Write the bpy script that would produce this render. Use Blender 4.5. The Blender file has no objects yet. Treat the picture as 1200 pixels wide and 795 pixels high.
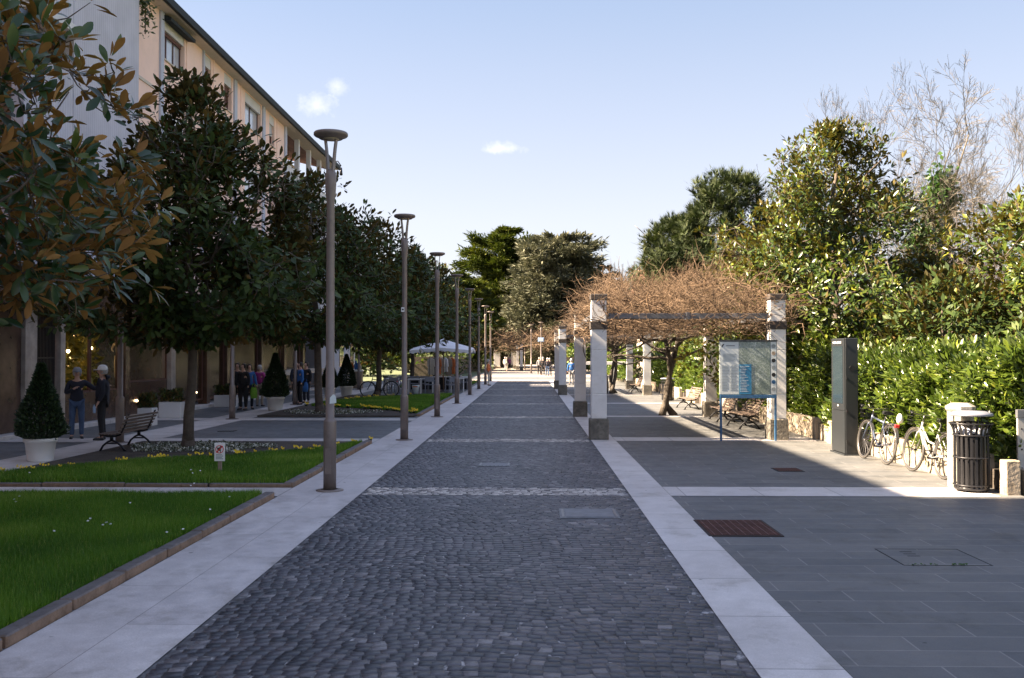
import bpy, math, random
import numpy as np
from mathutils import Vector, Matrix
PI = math.pi
R = math.radians
random.seed(7)
rng = np.random.default_rng(7)
SC = bpy.context.scene
COL = SC.collection

# ------------------------------------------------------------------ camera numbers (photo is 1200x795, focal 1100 px)
H = 2.0
VX, VY, F = 621.0, 416.0, 1100.0
def G(px, py):                      # photo pixel on the ground -> world x, y
    Y = F * H / (py - VY)
    return ((px - VX) * Y / F, Y)
def P(px, py, Y):                   # photo pixel at depth Y -> world point
    return ((px - VX) * Y / F, Y, H - (py - VY) * Y / F)

# ------------------------------------------------------------------ node helpers
def new_mat(name):
    m = bpy.data.materials.new(name); m.use_nodes = True
    nt = m.node_tree; nt.nodes.clear()
    out = nt.nodes.new('ShaderNodeOutputMaterial')
    b = nt.nodes.new('ShaderNodeBsdfPrincipled')
    nt.links.new(b.outputs[0], out.inputs[0])
    return m, nt, b, out
def nd(nt, typ, **kw):
    n = nt.nodes.new(typ)
    for k, v in kw.items():
        if k.startswith('i_'):
            n.inputs[k[2:].replace('_', ' ')].default_value = v
        else:
            setattr(n, k, v)
    return n
def ramp(nt, fac, stops, interp='LINEAR'):
    r = nt.nodes.new('ShaderNodeValToRGB'); r.color_ramp.interpolation = interp
    cr = r.color_ramp
    while len(cr.elements) > 1: cr.elements.remove(cr.elements[-1])
    for i, (p, c) in enumerate(stops):
        e = cr.elements[0] if i == 0 else cr.elements.new(p)
        e.position = p; e.color = (*c, 1) if len(c) == 3 else c
    if fac is not None: nt.links.new(fac, r.inputs[0])
    return r
def objco(nt, scale=(1, 1, 1), rot=(0, 0, 0), world=False):
    tc = nt.nodes.new('ShaderNodeNewGeometry' if world else 'ShaderNodeTexCoord')
    mp = nt.nodes.new('ShaderNodeMapping')
    mp.inputs['Scale'].default_value = scale; mp.inputs['Rotation'].default_value = rot
    nt.links.new(tc.outputs['Position' if world else 'Object'], mp.inputs[0])
    return mp.outputs[0]
def noise(nt, vec, scale, detail=4, rough=.55, dist=0):
    n = nd(nt, 'ShaderNodeTexNoise'); n.inputs['Scale'].default_value = scale
    n.inputs['Detail'].default_value = detail; n.inputs['Roughness'].default_value = rough
    n.inputs['Distortion'].default_value = dist
    nt.links.new(vec, n.inputs['Vector']); return n.outputs[0]
def mixc(nt, fac, a, b, blend='MIX'):
    n = nt.nodes.new('ShaderNodeMix'); n.data_type = 'RGBA'; n.blend_type = blend
    if isinstance(fac, (int, float)): n.inputs[0].default_value = fac
    else: nt.links.new(fac, n.inputs[0])
    for i, v in ((6, a), (7, b)):
        if isinstance(v, (tuple, list)): n.inputs[i].default_value = (*v[:3], 1)
        else: nt.links.new(v, n.inputs[i])
    return n.outputs[2]
def bump(nt, b, h, strength=.3, dist=.01):
    n = nt.nodes.new('ShaderNodeBump'); n.inputs['Strength'].default_value = strength
    n.inputs['Distance'].default_value = dist
    nt.links.new(h, n.inputs['Height']); nt.links.new(n.outputs[0], b.inputs['Normal'])
def simple(name, col, rough=.6, metal=0, var=.12, nscale=6, bmp=.1, bdist=.004, fine=60, dirt=None):
    m, nt, b, out = new_mat(name)
    v = objco(nt)
    n1 = noise(nt, v, nscale, 5)
    lo = tuple(c * (1 - var) for c in col); hi = tuple(min(1, c * (1 + var)) for c in col)
    r = ramp(nt, n1, [(.3, lo), (.7, hi)])
    c = r.outputs[0]
    if dirt:
        n2 = noise(nt, v, nscale * 2.7, 6, .7)
        c = mixc(nt, ramp(nt, n2, [(.5, (0, 0, 0)), (.72, (1, 1, 1))]).outputs[0], c, dirt)
    nt.links.new(c, b.inputs['Base Color'])
    b.inputs['Roughness'].default_value = rough; b.inputs['Metallic'].default_value = metal
    if bmp: bump(nt, b, noise(nt, v, fine, 3), bmp, bdist)
    return m

# ------------------------------------------------------------------ mesh builder
class MB:
    def __init__(s): s.v = []; s.f = []; s.m = []; s.sm = []; s.cur = 0; s.smooth = False
    def _f(s, idx): s.f.append(idx); s.m.append(s.cur); s.sm.append(s.smooth)
    def quad(s, *pts):
        n = len(s.v); s.v += [tuple(p) for p in pts]; s._f(tuple(range(n, n + len(pts)))); return s
    def box(s, a, b, bev=0):
        (x0, y0, z0), (x1, y1, z1) = a, b
        x0, x1 = min(x0, x1), max(x0, x1); y0, y1 = min(y0, y1), max(y0, y1); z0, z1 = min(z0, z1), max(z0, z1)
        bev = min(bev, (x1 - x0) * .49, (y1 - y0) * .49, (z1 - z0) * .49)
        if bev <= 0:
            n = len(s.v)
            s.v += [(x0, y0, z0), (x1, y0, z0), (x1, y1, z0), (x0, y1, z0), (x0, y0, z1), (x1, y0, z1), (x1, y1, z1), (x0, y1, z1)]
            for q in ((0, 3, 2, 1), (4, 5, 6, 7), (0, 1, 5, 4), (1, 2, 6, 5), (2, 3, 7, 6), (3, 0, 4, 7)): s._f(tuple(n + i for i in q))
            return s
        n = len(s.v); idx = {}
        for ix, X in ((0, x0), (1, x1)):
            for iy, Y in ((0, y0), (1, y1)):
                for iz, Z in ((0, z0), (1, z1)):
                    for ax in range(3):
                        p = [X + (bev if ix == 0 else -bev), Y + (bev if iy == 0 else -bev), Z + (bev if iz == 0 else -bev)]
                        p[ax] = (X, Y, Z)[ax]
                        idx[(ix, iy, iz, ax)] = len(s.v); s.v.append(tuple(p))
        for ax in range(3):
            o = [a for a in range(3) if a != ax]
            for sd in (0, 1):
                q = []
                for u, w in ((0, 0), (1, 0), (1, 1), (0, 1)):
                    k = [0, 0, 0]; k[ax] = sd; k[o[0]] = u; k[o[1]] = w; q.append(idx[(*k, ax)])
                flip = (sd == 0) ^ (ax == 1)
                s._f(tuple(reversed(q)) if flip else tuple(q))
        for ax in range(3):       # edges along axis ax
            o = [a for a in range(3) if a != ax]
            for u in (0, 1):
                for w in (0, 1):
                    k0 = [0, 0, 0]; k0[o[0]] = u; k0[o[1]] = w; k1 = list(k0); k1[ax] = 1
                    s._f((idx[(*k0, o[0])], idx[(*k1, o[0])], idx[(*k1, o[1])], idx[(*k0, o[1])]))
        for ix in (0, 1):
            for iy in (0, 1):
                for iz in (0, 1): s._f(tuple(idx[(ix, iy, iz, a)] for a in range(3)))
        return s
    def obox(s, c, size, rz=0, rx=0, ry=0, bev=0):
        t = MB(); h = [d / 2 for d in size]; t.box((-h[0], -h[1], -h[2]), tuple(h), bev)
        M = Matrix.Translation(c) @ Matrix.Rotation(rz, 4, 'Z') @ Matrix.Rotation(ry, 4, 'Y') @ Matrix.Rotation(rx, 4, 'X')
        s.add(t, M); return s
    def add(s, t, M=None):
        n = len(s.v); s.v += [tuple(M @ Vector(p)) for p in t.v] if M is not None else t.v
        for f, sm in zip(t.f, t.sm): s.f.append(tuple(n + i for i in f)); s.m.append(s.cur); s.sm.append(sm)
        return s
    def tube(s, path, rad, n=8, cap=True, closed=False):
        path = [Vector(p) for p in path]; K = len(path)
        if not hasattr(rad, '__len__'): rad = [rad] * K
        base = len(s.v); prev = None
        for i, p in enumerate(path):
            if closed: t = path[(i + 1) % K] - path[i - 1]
            else: t = path[min(i + 1, K - 1)] - path[max(i - 1, 0)]
            if t.length < 1e-9: t = Vector((0, 0, 1))
            t.normalize()
            if prev is None:
                a = Vector((1, 0, 0)) if abs(t.x) < .8 else Vector((0, 1, 0))
                u = t.cross(a).normalized()
            else:
                u = prev - t * prev.dot(t)
                if u.length < 1e-6: u = t.orthogonal()
                u.normalize()
            prev = u; w = t.cross(u)
            for k in range(n):
                an = 2 * PI * k / n; q = p + (u * math.cos(an) + w * math.sin(an)) * rad[i]; s.v.append((q.x, q.y, q.z))
        sm = s.smooth; s.smooth = n > 4
        for i in range(K if closed else K - 1):
            j = (i + 1) % K
            for k in range(n):
                s._f((base + i * n + k, base + i * n + (k + 1) % n, base + j * n + (k + 1) % n, base + j * n + k))
        s.smooth = sm
        if cap and not closed and n > 2:
            s._f(tuple(base + k for k in reversed(range(n)))); s._f(tuple(base + (K - 1) * n + k for k in range(n)))
        return s
    def cyl(s, p0, p1, r0, r1=None, n=16): return s.tube([p0, p1], [r0, r0 if r1 is None else r1], n)
    def lathe(s, prof, c=(0, 0, 0), n=24, cap=True, sx=1, sy=1):
        base = len(s.v)
        for (r, z) in prof:
            for k in range(n):
                a = 2 * PI * k / n; s.v.append((c[0] + r * math.cos(a) * sx, c[1] + r * math.sin(a) * sy, c[2] + z))
        sm = s.smooth; s.smooth = True
        for i in range(len(prof) - 1):
            for k in range(n): s._f((base + i * n + k, base + i * n + (k + 1) % n, base + (i + 1) * n + (k + 1) % n, base + (i + 1) * n + k))
        s.smooth = sm
        if cap:
            s._f(tuple(base + k for k in reversed(range(n)))); s._f(tuple(base + (len(prof) - 1) * n + k for k in range(n)))
        return s
    def prism(s, pts, x0, x1, axis='X'):     # outline (a,b) extruded along axis
        def q(a, b, t): return {'X': (t, a, b), 'Y': (a, t, b), 'Z': (a, b, t)}[axis]
        n = len(s.v); k = len(pts)
        s.v += [q(a, b, x0) for a, b in pts] + [q(a, b, x1) for a, b in pts]
        s._f(tuple(n + i for i in reversed(range(k)))); s._f(tuple(n + k + i for i in range(k)))
        for i in range(k): s._f((n + i, n + (i + 1) % k, n + k + (i + 1) % k, n + k + i))
        return s
    def build(s, name, mats, parent=None, loc=None, auto=True):
        me = bpy.data.meshes.new(name); me.from_pydata(s.v, [], s.f)
        if not isinstance(mats, (list, tuple)): mats = [mats]
        for m in mats: me.materials.append(m)
        me.polygons.foreach_set('material_index', s.m); me.polygons.foreach_set('use_smooth', s.sm)
        me.validate(); me.update()
        return link(name, me, parent, loc)

def link(name, me, parent=None, loc=None):
    o = bpy.data.objects.new(name, me); COL.objects.link(o)
    if parent: o.parent = parent
    if loc is not None: o.location = loc
    return o
def raw_mesh(name, V, faces_flat, nper, mats, rnd=None, smooth=False, parent=None, loc=None, attr='rnd'):
    """V (n,3) float; faces_flat (m*nper) ints, every face with nper corners (numpy, fast)"""
    me = bpy.data.meshes.new(name)
    nf = len(faces_flat) // nper
    me.vertices.add(len(V)); me.vertices.foreach_set('co', np.asarray(V, dtype=np.float32).ravel())
    me.loops.add(len(faces_flat)); me.loops.foreach_set('vertex_index', np.asarray(faces_flat, dtype=np.int32))
    me.polygons.add(nf); me.polygons.foreach_set('loop_start', np.arange(nf, dtype=np.int32) * nper)
    me.update(calc_edges=True)
    if smooth: me.polygons.foreach_set('use_smooth', np.ones(nf, dtype=bool))
    for m in (mats if isinstance(mats, (list, tuple)) else [mats]): me.materials.append(m)
    if rnd is not None:
        a = me.attributes.new(attr, 'FLOAT', 'POINT'); a.data.foreach_set('value', np.asarray(rnd, dtype=np.float32))
    return link(name, me, parent, loc)

def empty(name, loc=(0, 0, 0), rz=0):
    o = bpy.data.objects.new(name, None); COL.objects.link(o); o.location = loc; o.rotation_euler = (0, 0, rz)
    o.empty_display_size = .2; return o
def tag(o, label, cat=None, group=None, kind=None):
    if label: o['label'] = label
    if cat: o['category'] = cat
    if group: o['group'] = group
    if kind: o['kind'] = kind
    return o
def struct(o, label=None):
    o['kind'] = 'structure'
    o['label'] = label or o.name.split('.')[0].replace('_', ' ')
    return o
def copy_tree(o, parent=None):
    kids = [c for c in KIDS(o)]
    c = o.copy(); COL.objects.link(c); c.parent = parent
    for k in kids: copy_tree(k, c)
    return c
def KIDS(o): return [c for c in bpy.data.objects if c.parent == o]
def place(o, loc, rz=0, label=None, scale=None):
    o.location = loc; o.rotation_euler = (0, 0, rz)
    if label: o['label'] = label
    if scale: o.scale = (scale,) * 3 if not hasattr(scale, '__len__') else scale
    return o

ORD = ['first', 'second', 'third', 'fourth', 'fifth', 'sixth', 'seventh', 'eighth', 'ninth', 'tenth', 'eleventh', 'twelfth']

# ------------------------------------------------------------------ leaf clouds
def leaf_tmpl(st, curl=.07, cup=.25):
    V = [[0, 0, 0]]; F_ = []
    for (t, w) in st: z = -curl * t * t; V += [[t, -w, z + w * cup], [t, 0, z], [t, w, z + w * cup]]
    V.append([1, 0, -curl]); n = len(st)
    F_ += [(0, 1, 2), (0, 2, 3)]
    for k in range(n - 1):
        a = 1 + 3 * k; b = a + 3
        for u in (0, 1): F_ += [(a + u, b + u, b + u + 1), (a + u, b + u + 1, a + u + 1)]
    a = 1 + 3 * (n - 1); e = len(V) - 1; F_ += [(a, e, a + 1), (a + 1, e, a + 2)]
    return (np.array(V), F_)
LEAF_BIG = leaf_tmpl([(.12, .06), (.32, .135), (.55, .185), (.76, .16), (.92, .075)], .1)
LEAF_MED = leaf_tmpl([(.25, .12), (.6, .19), (.86, .11)], .08)
LEAF_MID = (np.array([[0, 0, 0], [.5, -.2, .05], [.5, .2, .05], [1, 0, -.05], [.5, 0, -.02]]),
            [(0, 1, 4), (0, 4, 2), (1, 3, 4), (4, 3, 2)])
LEAF_TRI = (np.array([[0, 0, 0], [.5, -.2, 0], [1, 0, -.03], [.5, .2, 0]]), [(0, 1, 2), (0, 2, 3)])
NEEDLE2 = (np.array([[0, -.07, 0], [1, 0, .04], [0, .07, 0], [.9, .3, 0], [.9, -.3, 0]]), [(0, 1, 2), (0, 3, 2), (0, 4, 2)])
NEEDLE = (np.array([[0, -.05, 0], [1, 0, 0], [0, .05, 0]]), [(0, 1, 2)])
def nrmz(a): return a / (np.linalg.norm(a, axis=1, keepdims=True) + 1e-9)
def leaf_cloud(name, C, U, N, S, tmpl, mat, parent=None, rnd=None, W=1.0):
    T, fc = tmpl; k = len(T); n = len(C)
    U = nrmz(U); N = nrmz(N - U * np.sum(N * U, axis=1, keepdims=True)); B = np.cross(N, U)
    S = np.asarray(S).reshape(-1, 1)
    V = np.empty((n, k, 3))
    for i in range(k):
        V[:, i] = C + S * (U * T[i, 0] + B * T[i, 1] * W + N * T[i, 2])
    F_ = np.array(fc).ravel()
    Fa = (np.arange(n)[:, None] * k + F_[None, :]).ravel()
    if rnd is None: rnd = rng.random(n)
    return raw_mesh(name, V.reshape(-1, 3), Fa, 3, mat, np.repeat(rnd, k), smooth=(k >= 5), parent=parent)
def rand_dir(n):
    v = rng.normal(size=(n, 3)); return nrmz(v)

def crown_points(n, prof, z0, z1, lump=.22, fill=.45, gap=.35, phase=0, ell=(1, 1), gaptop=0):
    """cluster centres in a crown: prof = [(t, radius)...] with uneven outline and gaps; local coordinates"""
    pt = np.array([p[0] for p in prof]); pr = np.array([p[1] for p in prof])
    out = []; tot = 0
    ph = rng.random(8) * 7 + phase
    while tot < n:
        m = n * 3
        t = rng.random(m); r = np.interp(t, pt, pr); keep = rng.random(m) < r / pr.max()
        t, r = t[keep], r[keep]
        a = rng.random(len(t)) * 2 * PI
        lum = 1 + lump * (np.sin(3 * a + ph[0] + 5 * t) * .5 + np.sin(5 * a + ph[1] - 9 * t) * .35 + np.sin(2 * a + 14 * t + ph[2]) * .45 + np.sin(9 * a + 23 * t + ph[3]) * .25)
        q = fill + (1 - fill) * rng.random(len(t)) ** .6
        rr = r * lum * q; spr = rng.random(len(t)) < .035; rr = np.where(spr, r * lum * (1.02 + .22 * rng.random(len(t))), rr)
        x = rr * np.cos(a) * ell[0]; y = rr * np.sin(a) * ell[1]; z = z0 + (z1 - z0) * t
        s = 1.9
        gp = gap + gaptop * t
        g = np.sin(x * s + ph[4]) * np.sin(y * s + ph[5]) + np.sin(z * s * 1.3 + ph[6] + x) * np.sin((x + y) * s * .8 + ph[7])
        ok = g > (-1.6 + 1.6 * gp * 1.6)
        p = np.stack([x, y, z], 1)[ok]; out.append(p); tot += len(p)
    return np.concatenate(out)[:n]

def limb(mb, p0, p1, r0, r1, wob=.15, n=6, seg=6):
    p0 = Vector(p0); p1 = Vector(p1); L = (p1 - p0).length; pts = []; rad = []
    off = Vector((0, 0, 0))
    for i in range(seg + 1):
        t = i / seg
        if 0 < i: off += Vector((random.gauss(0, 1), random.gauss(0, 1), random.gauss(0, .7))) * L * wob / seg
        pts.append(p0.lerp(p1, t) + off); rad.append(r0 + (r1 - r0) * t)
    mb.tube(pts, rad, n); return pts

def broad_tree(name, loc, prof, z0, z1, nclus, leaf, per, mat, bark, trunk_r=.12, label='', cat='tree', group=None, tmpl=LEAF_MID,
               lump=.22, fill=.45, gap=.35, clr=.16, up=.5, nl=10, twigs=.35, lean=(0, 0), ell=(1, 1), W=1.0, limb_r=.45, outb=.8, stems=1, down=.0, gaptop=0):
    root = empty(name, loc); tag(root, label, cat, group)
    C = crown_points(nclus, prof, z0, z1, lump, fill, gap, ell=ell, gaptop=gaptop)
    mb = MB(); nodes = []
    top = z0 + (z1 - z0) * .8
    for st in range(stems):
        bx = 0 if stems == 1 else random.uniform(-.3, .3); by = 0 if stems == 1 else random.uniform(-.3, .3)
        tp = limb(mb, (bx, by, -.05), (bx * 3 + lean[0], by * 3 + lean[1], top), trunk_r, trunk_r * .25, .07, 10, 9)
        mb.tube([(bx, by, -.05), (bx, by, .12), (bx, by, .3)], [trunk_r * 1.5, trunk_r * 1.2, trunk_r * .98], 10)
        nodes += [p for p in tp if p.z > z0 * .7]
        for i in range(nl // stems):
            t = (i + .5) / (nl // stems); z = z0 * .85 + (top - z0 * .85) * t * .9
            k = min(range(len(tp)), key=lambda j: abs(tp[j].z - z)); a = i * 2.4 + random.random()
            rr = np.interp((z - z0 + (z1 - z0) * .15) / (z1 - z0), [p[0] for p in prof], [p[1] for p in prof]) * .8
            e = tp[k] + Vector((math.cos(a) * rr * ell[0], math.sin(a) * rr * ell[1], (.25 + .5 * random.random()) * rr))
            e.z = min(e.z, z1 - .2)
            lp = limb(mb, tp[k], e, trunk_r * limb_r * (1 - .5 * t), .012, .22, 6, 6); nodes += lp
            for _ in range(2):
                q = lp[random.randint(2, 5)]; e2 = q + (e - tp[k]) * .45 + Vector((random.uniform(-.5, .5), random.uniform(-.5, .5), random.uniform(.1, .7))) * rr * .5
                nodes += limb(mb, q, e2, .02, .008, .2, 5, 4)
    NA = np.array([[p.x, p.y, p.z] for p in nodes])
    m = int(len(C) * twigs)
    ordr = np.argsort(-(np.hypot(C[:, 0], C[:, 1]) + np.maximum(C[:, 2] - z0, 0) * .45)); ordr = np.concatenate([ordr[:m // 2], rng.choice(ordr[m // 2:], m - m // 2, replace=False)]) if m else []
    if m:
        dd0 = np.array([np.min(np.sum((NA - C[i]) ** 2, 1)) for i in ordr]); ordr = ordr[np.argsort(dd0)]
    for i in ordr:
        c = C[i]; d = np.sum((NA - c) ** 2, 1); q = NA[int(np.argmin(d))]; NA = np.vstack([NA, c[None]])
        mid = (q + c) / 2 + np.array([0, 0, -.12 * math.sqrt(d.min())])
        mb.tube([q, mid, c], [.011, .008, .004], 3, cap=False)
    mb.build('trunk', bark, root)
    n = len(C)
    out = C.copy(); out[:, 2] = (C[:, 2] - (z0 + (z1 - z0) * .4)) * .7
    out = nrmz(out) * outb + np.array([0, 0, up]) + rng.normal(size=(n, 3)) * .35; out = nrmz(out)
    Cr = np.repeat(C, per, 0); Or = np.repeat(out, per, 0)
    N_ = len(Cr); rd = rand_dir(N_)
    U = nrmz(Or * .75 + rd); Nn = nrmz(Or + rand_dir(N_) * .5 + np.array([0, 0, .5 - down]))
    pos = Cr + rd * clr * rng.random((N_, 1)) + U * leaf * .1
    S = leaf * (.65 + .6 * rng.random(N_))
    rn = np.clip(np.repeat(rng.random(n), per) * .6 + rng.random(N_) * .4, 0, 1)
    leaf_cloud('crown', pos, U, Nn, S, tmpl, mat, root, rn, W)
    return root
SKYS, SUNS, EXPO, CLOUDC, YTB = .056, 5.0, 2.93, (3.0, 3.0, 3.0), 11.4
# ------------------------------------------------------------------ materials
def slab_mat(name, c1, c2, mortar, bw, rh, ms=.006, off=.5, rough=.55, bmp=.35, stain=(.6, .6, .6), speck=.15, rot=0, sh=(0, 0), lines=None):
    m, nt, b, out = new_mat(name)
    g = nt.nodes.new('ShaderNodeTexCoord'); mp = nt.nodes.new('ShaderNodeMapping')
    mp.inputs['Rotation'].default_value = (0, 0, rot); mp.inputs['Location'].default_value = (sh[0], sh[1], 0)
    nt.links.new(g.outputs['Object'], mp.inputs[0]); v = mp.outputs[0]
    br = nt.nodes.new('ShaderNodeTexBrick'); br.offset = off
    nt.links.new(v, br.inputs['Vector'])
    for k, x in (('Scale', 1), ('Mortar Size', ms), ('Mortar Smooth', .15), ('Bias', 0), ('Brick Width', bw), ('Row Height', rh)): br.inputs[k].default_value = x
    br.inputs['Color1'].default_value = (*c1, 1); br.inputs['Color2'].default_value = (*c2, 1); br.inputs['Mortar'].default_value = (*mortar, 1)
    n1 = noise(nt, v, .55, 6, .6); n2 = noise(nt, v, 90, 2, .7); n3 = noise(nt, v, 4.5, 6, .65)
    c = mixc(nt, 1, br.outputs[0], ramp(nt, n1, [(.3, stain), (.62, (1, 1, 1))]).outputs[0], 'MULTIPLY')
    c = mixc(nt, 1, c, ramp(nt, n3, [(.3, (.82, .82, .82)), (.6, (1.0, 1.0, 1.0)), (.75, (1.1, 1.1, 1.1))]).outputs[0], 'MULTIPLY')
    c = mixc(nt, 1, c, ramp(nt, n2, [(.3, (1 - speck,) * 3), (.7, (1 + speck,) * 3)]).outputs[0], 'MULTIPLY')
    n4 = noise(nt, v, 7.5, 2, .5); n5 = noise(nt, v, 1.6, 8, .72)
    c = mixc(nt, 1, c, ramp(nt, n4, [(.235, (.45, .44, .42)), (.26, (1, 1, 1))]).outputs[0], 'MULTIPLY')
    c = mixc(nt, 1, c, ramp(nt, n5, [(.34, (.74, .73, .7)), (.47, (1, 1, 1)), (.68, (1.08, 1.08, 1.08))]).outputs[0], 'MULTIPLY')
    nt.links.new(c, b.inputs['Base Color'])
    rr = ramp(nt, n3, [(.3, (rough - .1,) * 3), (.7, (rough + .15,) * 3)]); nt.links.new(rr.outputs[0], b.inputs['Roughness'])
    inv = nd(nt, 'ShaderNodeMath', operation='MULTIPLY_ADD'); nt.links.new(br.outputs['Fac'], inv.inputs[0]); inv.inputs[1].default_value = -1
    nt.links.new(n3, inv.inputs[2]); bump(nt, b, inv.outputs[0], bmp, .008)
    return m
M = {}
M['right_slab'] = slab_mat('dark_slab', (.098, .102, .104), (.135, .134, .13), (.22, .21, .2), 1.05, .32, .007, rough=.6, stain=(.74, .76, .78), speck=.12)
M['left_slab'] = slab_mat('dark_slab_left', (.10, .11, .12), (.14, .15, .155), (.2, .2, .2), .9, .3, .008, rough=.55, stain=(.75, .75, .75))
M['strip_r'] = slab_mat('pale_granite_right', (.55, .52, .5), (.62, .59, .565), (.2, .19, .18), 4, 1.2, .006, 0, .5, .2, (.82, .81, .8), .1)
M['strip_l'] = slab_mat('pale_granite_left', (.53, .50, .49), (.60, .57, .555), (.3, .28, .27), 2.3, .565, .004, .5, .5, .2, (.8, .79, .79), .12, rot=PI/2, sh=(0, .15))
M['cross'] = slab_mat('pale_granite_cross', (.54, .51, .49), (.61, .58, .56), (.2, .19, .18), 1.1, 3, .006, 0, .5, .2, (.82, .81, .8), .1)
M['far_pave'] = slab_mat('pale_far_paving', (.27, .24, .215), (.33, .29, .26), (.2, .18, .16), 1.2, .6, .01, .5, .6, .2, (.85, .85, .85), .08)

def stone_mat(name, stops, rough=.5, spec=.4, bm=.22):
    m, nt, b, out = new_mat(name)
    at = nd(nt, 'ShaderNodeAttribute'); at.attribute_name = 'rnd'
    v = objco(nt)
    c = ramp(nt, at.outputs['Fac'], stops).outputs[0]
    n = noise(nt, v, 45, 4, .65); nb = noise(nt, v, .7, 5, .6)
    c = mixc(nt, 1, c, ramp(nt, n, [(.3, (.7, .7, .7)), (.7, (1.25, 1.25, 1.25))]).outputs[0], 'MULTIPLY')
    c = mixc(nt, 1, c, ramp(nt, nb, [(.32, (.72, .72, .76)), (.65, (1.1, 1.08, 1.08))]).outputs[0], 'MULTIPLY')
    nt.links.new(c, b.inputs['Base Color']); b.inputs['Roughness'].default_value = rough
    b.inputs['Specular IOR Level'].default_value = spec
    bump(nt, b, n, bm, .006)
    return m
M['cobble'] = stone_mat('porphyry_sett', [(0, (.03, .033, .04)), (.35, (.05, .053, .062)), (.7, (.072, .07, .08)), (.93, (.10, .095, .1)), (1, (.2, .19, .19))], .42)
M['cobble_pale'] = stone_mat('pale_sett', [(0, (.12, .11, .10)), (.4, (.32, .30, .27)), (1, (.6, .56, .5))], .6)
mj, nt, b, _ = new_mat('joint_sand'); v = objco(nt)
nt.links.new(ramp(nt, noise(nt, v, 5, 6, .7), [(.36, (.03, .026, .024)), (.46, (.075, .074, .078)), (.56, (.12, .12, .125)), (.64, (.42, .41, .4))]).outputs[0], b.inputs['Base Color']); b.inputs['Roughness'].default_value = .9
M['joint'] = mj
M['soil'] = simple('soil', (.062, .05, .04), .95, var=.4, nscale=3, bmp=.8, bdist=.03, fine=25)
M['turf'] = simple('turf_soil', (.03, .055, .015), .95, var=.4, nscale=3, bmp=.6, bdist=.03, fine=40)
M['earth'] = simple('earth', (.09, .11, .05), .95, var=.4, nscale=.4, bmp=.3, bdist=.05, fine=8)
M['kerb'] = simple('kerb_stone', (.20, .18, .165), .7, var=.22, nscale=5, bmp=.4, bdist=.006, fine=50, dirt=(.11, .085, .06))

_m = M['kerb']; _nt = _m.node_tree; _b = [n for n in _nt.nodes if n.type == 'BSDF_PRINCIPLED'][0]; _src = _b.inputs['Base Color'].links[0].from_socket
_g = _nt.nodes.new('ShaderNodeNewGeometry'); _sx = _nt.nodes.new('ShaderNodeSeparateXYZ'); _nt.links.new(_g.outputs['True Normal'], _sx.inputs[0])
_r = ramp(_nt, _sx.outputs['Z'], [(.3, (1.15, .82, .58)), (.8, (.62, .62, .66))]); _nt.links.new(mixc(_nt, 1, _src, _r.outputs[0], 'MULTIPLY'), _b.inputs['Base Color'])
def leaf_mat(name, top, under, rough=.35, trans=.25, spec=.5, tint=None):
    m, nt, b, out = new_mat(name)
    at = nd(nt, 'ShaderNodeAttribute'); at.attribute_name = 'rnd'
    ct = ramp(nt, at.outputs['Fac'], top).outputs[0]
    if under:
        cu = ramp(nt, at.outputs['Fac'], under).outputs[0]
        g = nt.nodes.new('ShaderNodeNewGeometry')
        c = mixc(nt, g.outputs['Backfacing'], ct, cu)
        rr = nd(nt, 'ShaderNodeMath', operation='MULTIPLY_ADD'); nt.links.new(g.outputs['Backfacing'], rr.inputs[0]); rr.inputs[1].default_value = .45; rr.inputs[2].default_value = rough
        nt.links.new(rr.outputs[0], b.inputs['Roughness'])
    else:
        c = ct; b.inputs['Roughness'].default_value = rough
    nt.links.new(c, b.inputs['Base Color']); b.inputs['Specular IOR Level'].default_value = spec
    if trans:
        tr = nt.nodes.new('ShaderNodeBsdfTranslucent'); nt.links.new(mixc(nt, 1, c, tint or (1.1, 1.25, .55), 'MULTIPLY'), tr.inputs[0])
        mx = nt.nodes.new('ShaderNodeMixShader'); mx.inputs[0].default_value = trans
        nt.links.new(b.outputs[0], mx.inputs[1]); nt.links.new(tr.outputs[0], mx.inputs[2]); nt.links.new(mx.outputs[0], out.inputs[0])
    return m
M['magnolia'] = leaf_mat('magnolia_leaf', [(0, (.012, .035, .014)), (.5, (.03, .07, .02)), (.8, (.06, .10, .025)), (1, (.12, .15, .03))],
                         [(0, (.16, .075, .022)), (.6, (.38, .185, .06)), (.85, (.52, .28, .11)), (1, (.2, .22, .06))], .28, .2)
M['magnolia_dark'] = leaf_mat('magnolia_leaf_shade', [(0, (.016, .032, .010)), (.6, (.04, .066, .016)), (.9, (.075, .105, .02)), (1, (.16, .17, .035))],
                         [(0, (.03, .03, .012)), (.6, (.07, .055, .02)), (1, (.2, .115, .04))], .5, .18, .2)  # shaded copy of the magnolia leaf, shade put into its colour
M['magnolia_lit'] = leaf_mat('magnolia_leaf_lit', [(0, (.011, .027, .007)), (.4, (.032, .058, .010)), (.75, (.082, .110, .014)), (1, (.18, .18, .02))],
                         [(0, (.09, .07, .02)), (.6, (.14, .11, .03)), (1, (.16, .14, .025))], .34, .16, .4)  # lit copy of the magnolia leaf, sunlight put into its colour
M['laurel'] = leaf_mat('laurel_leaf', [(0, (.018, .038, .006)), (.4, (.05, .082, .01)), (.75, (.105, .14, .016)), (1, (.2, .215, .03))],
                         [(0, (.04, .07, .015)), (1, (.12, .16, .035))], .3, .2, .5)
M['cedar'] = leaf_mat('cedar_needle', [(0, (.02, .035, .01)), (.5, (.055, .07, .012)), (1, (.13, .135, .022))], None, .75, .15, .15)
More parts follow.
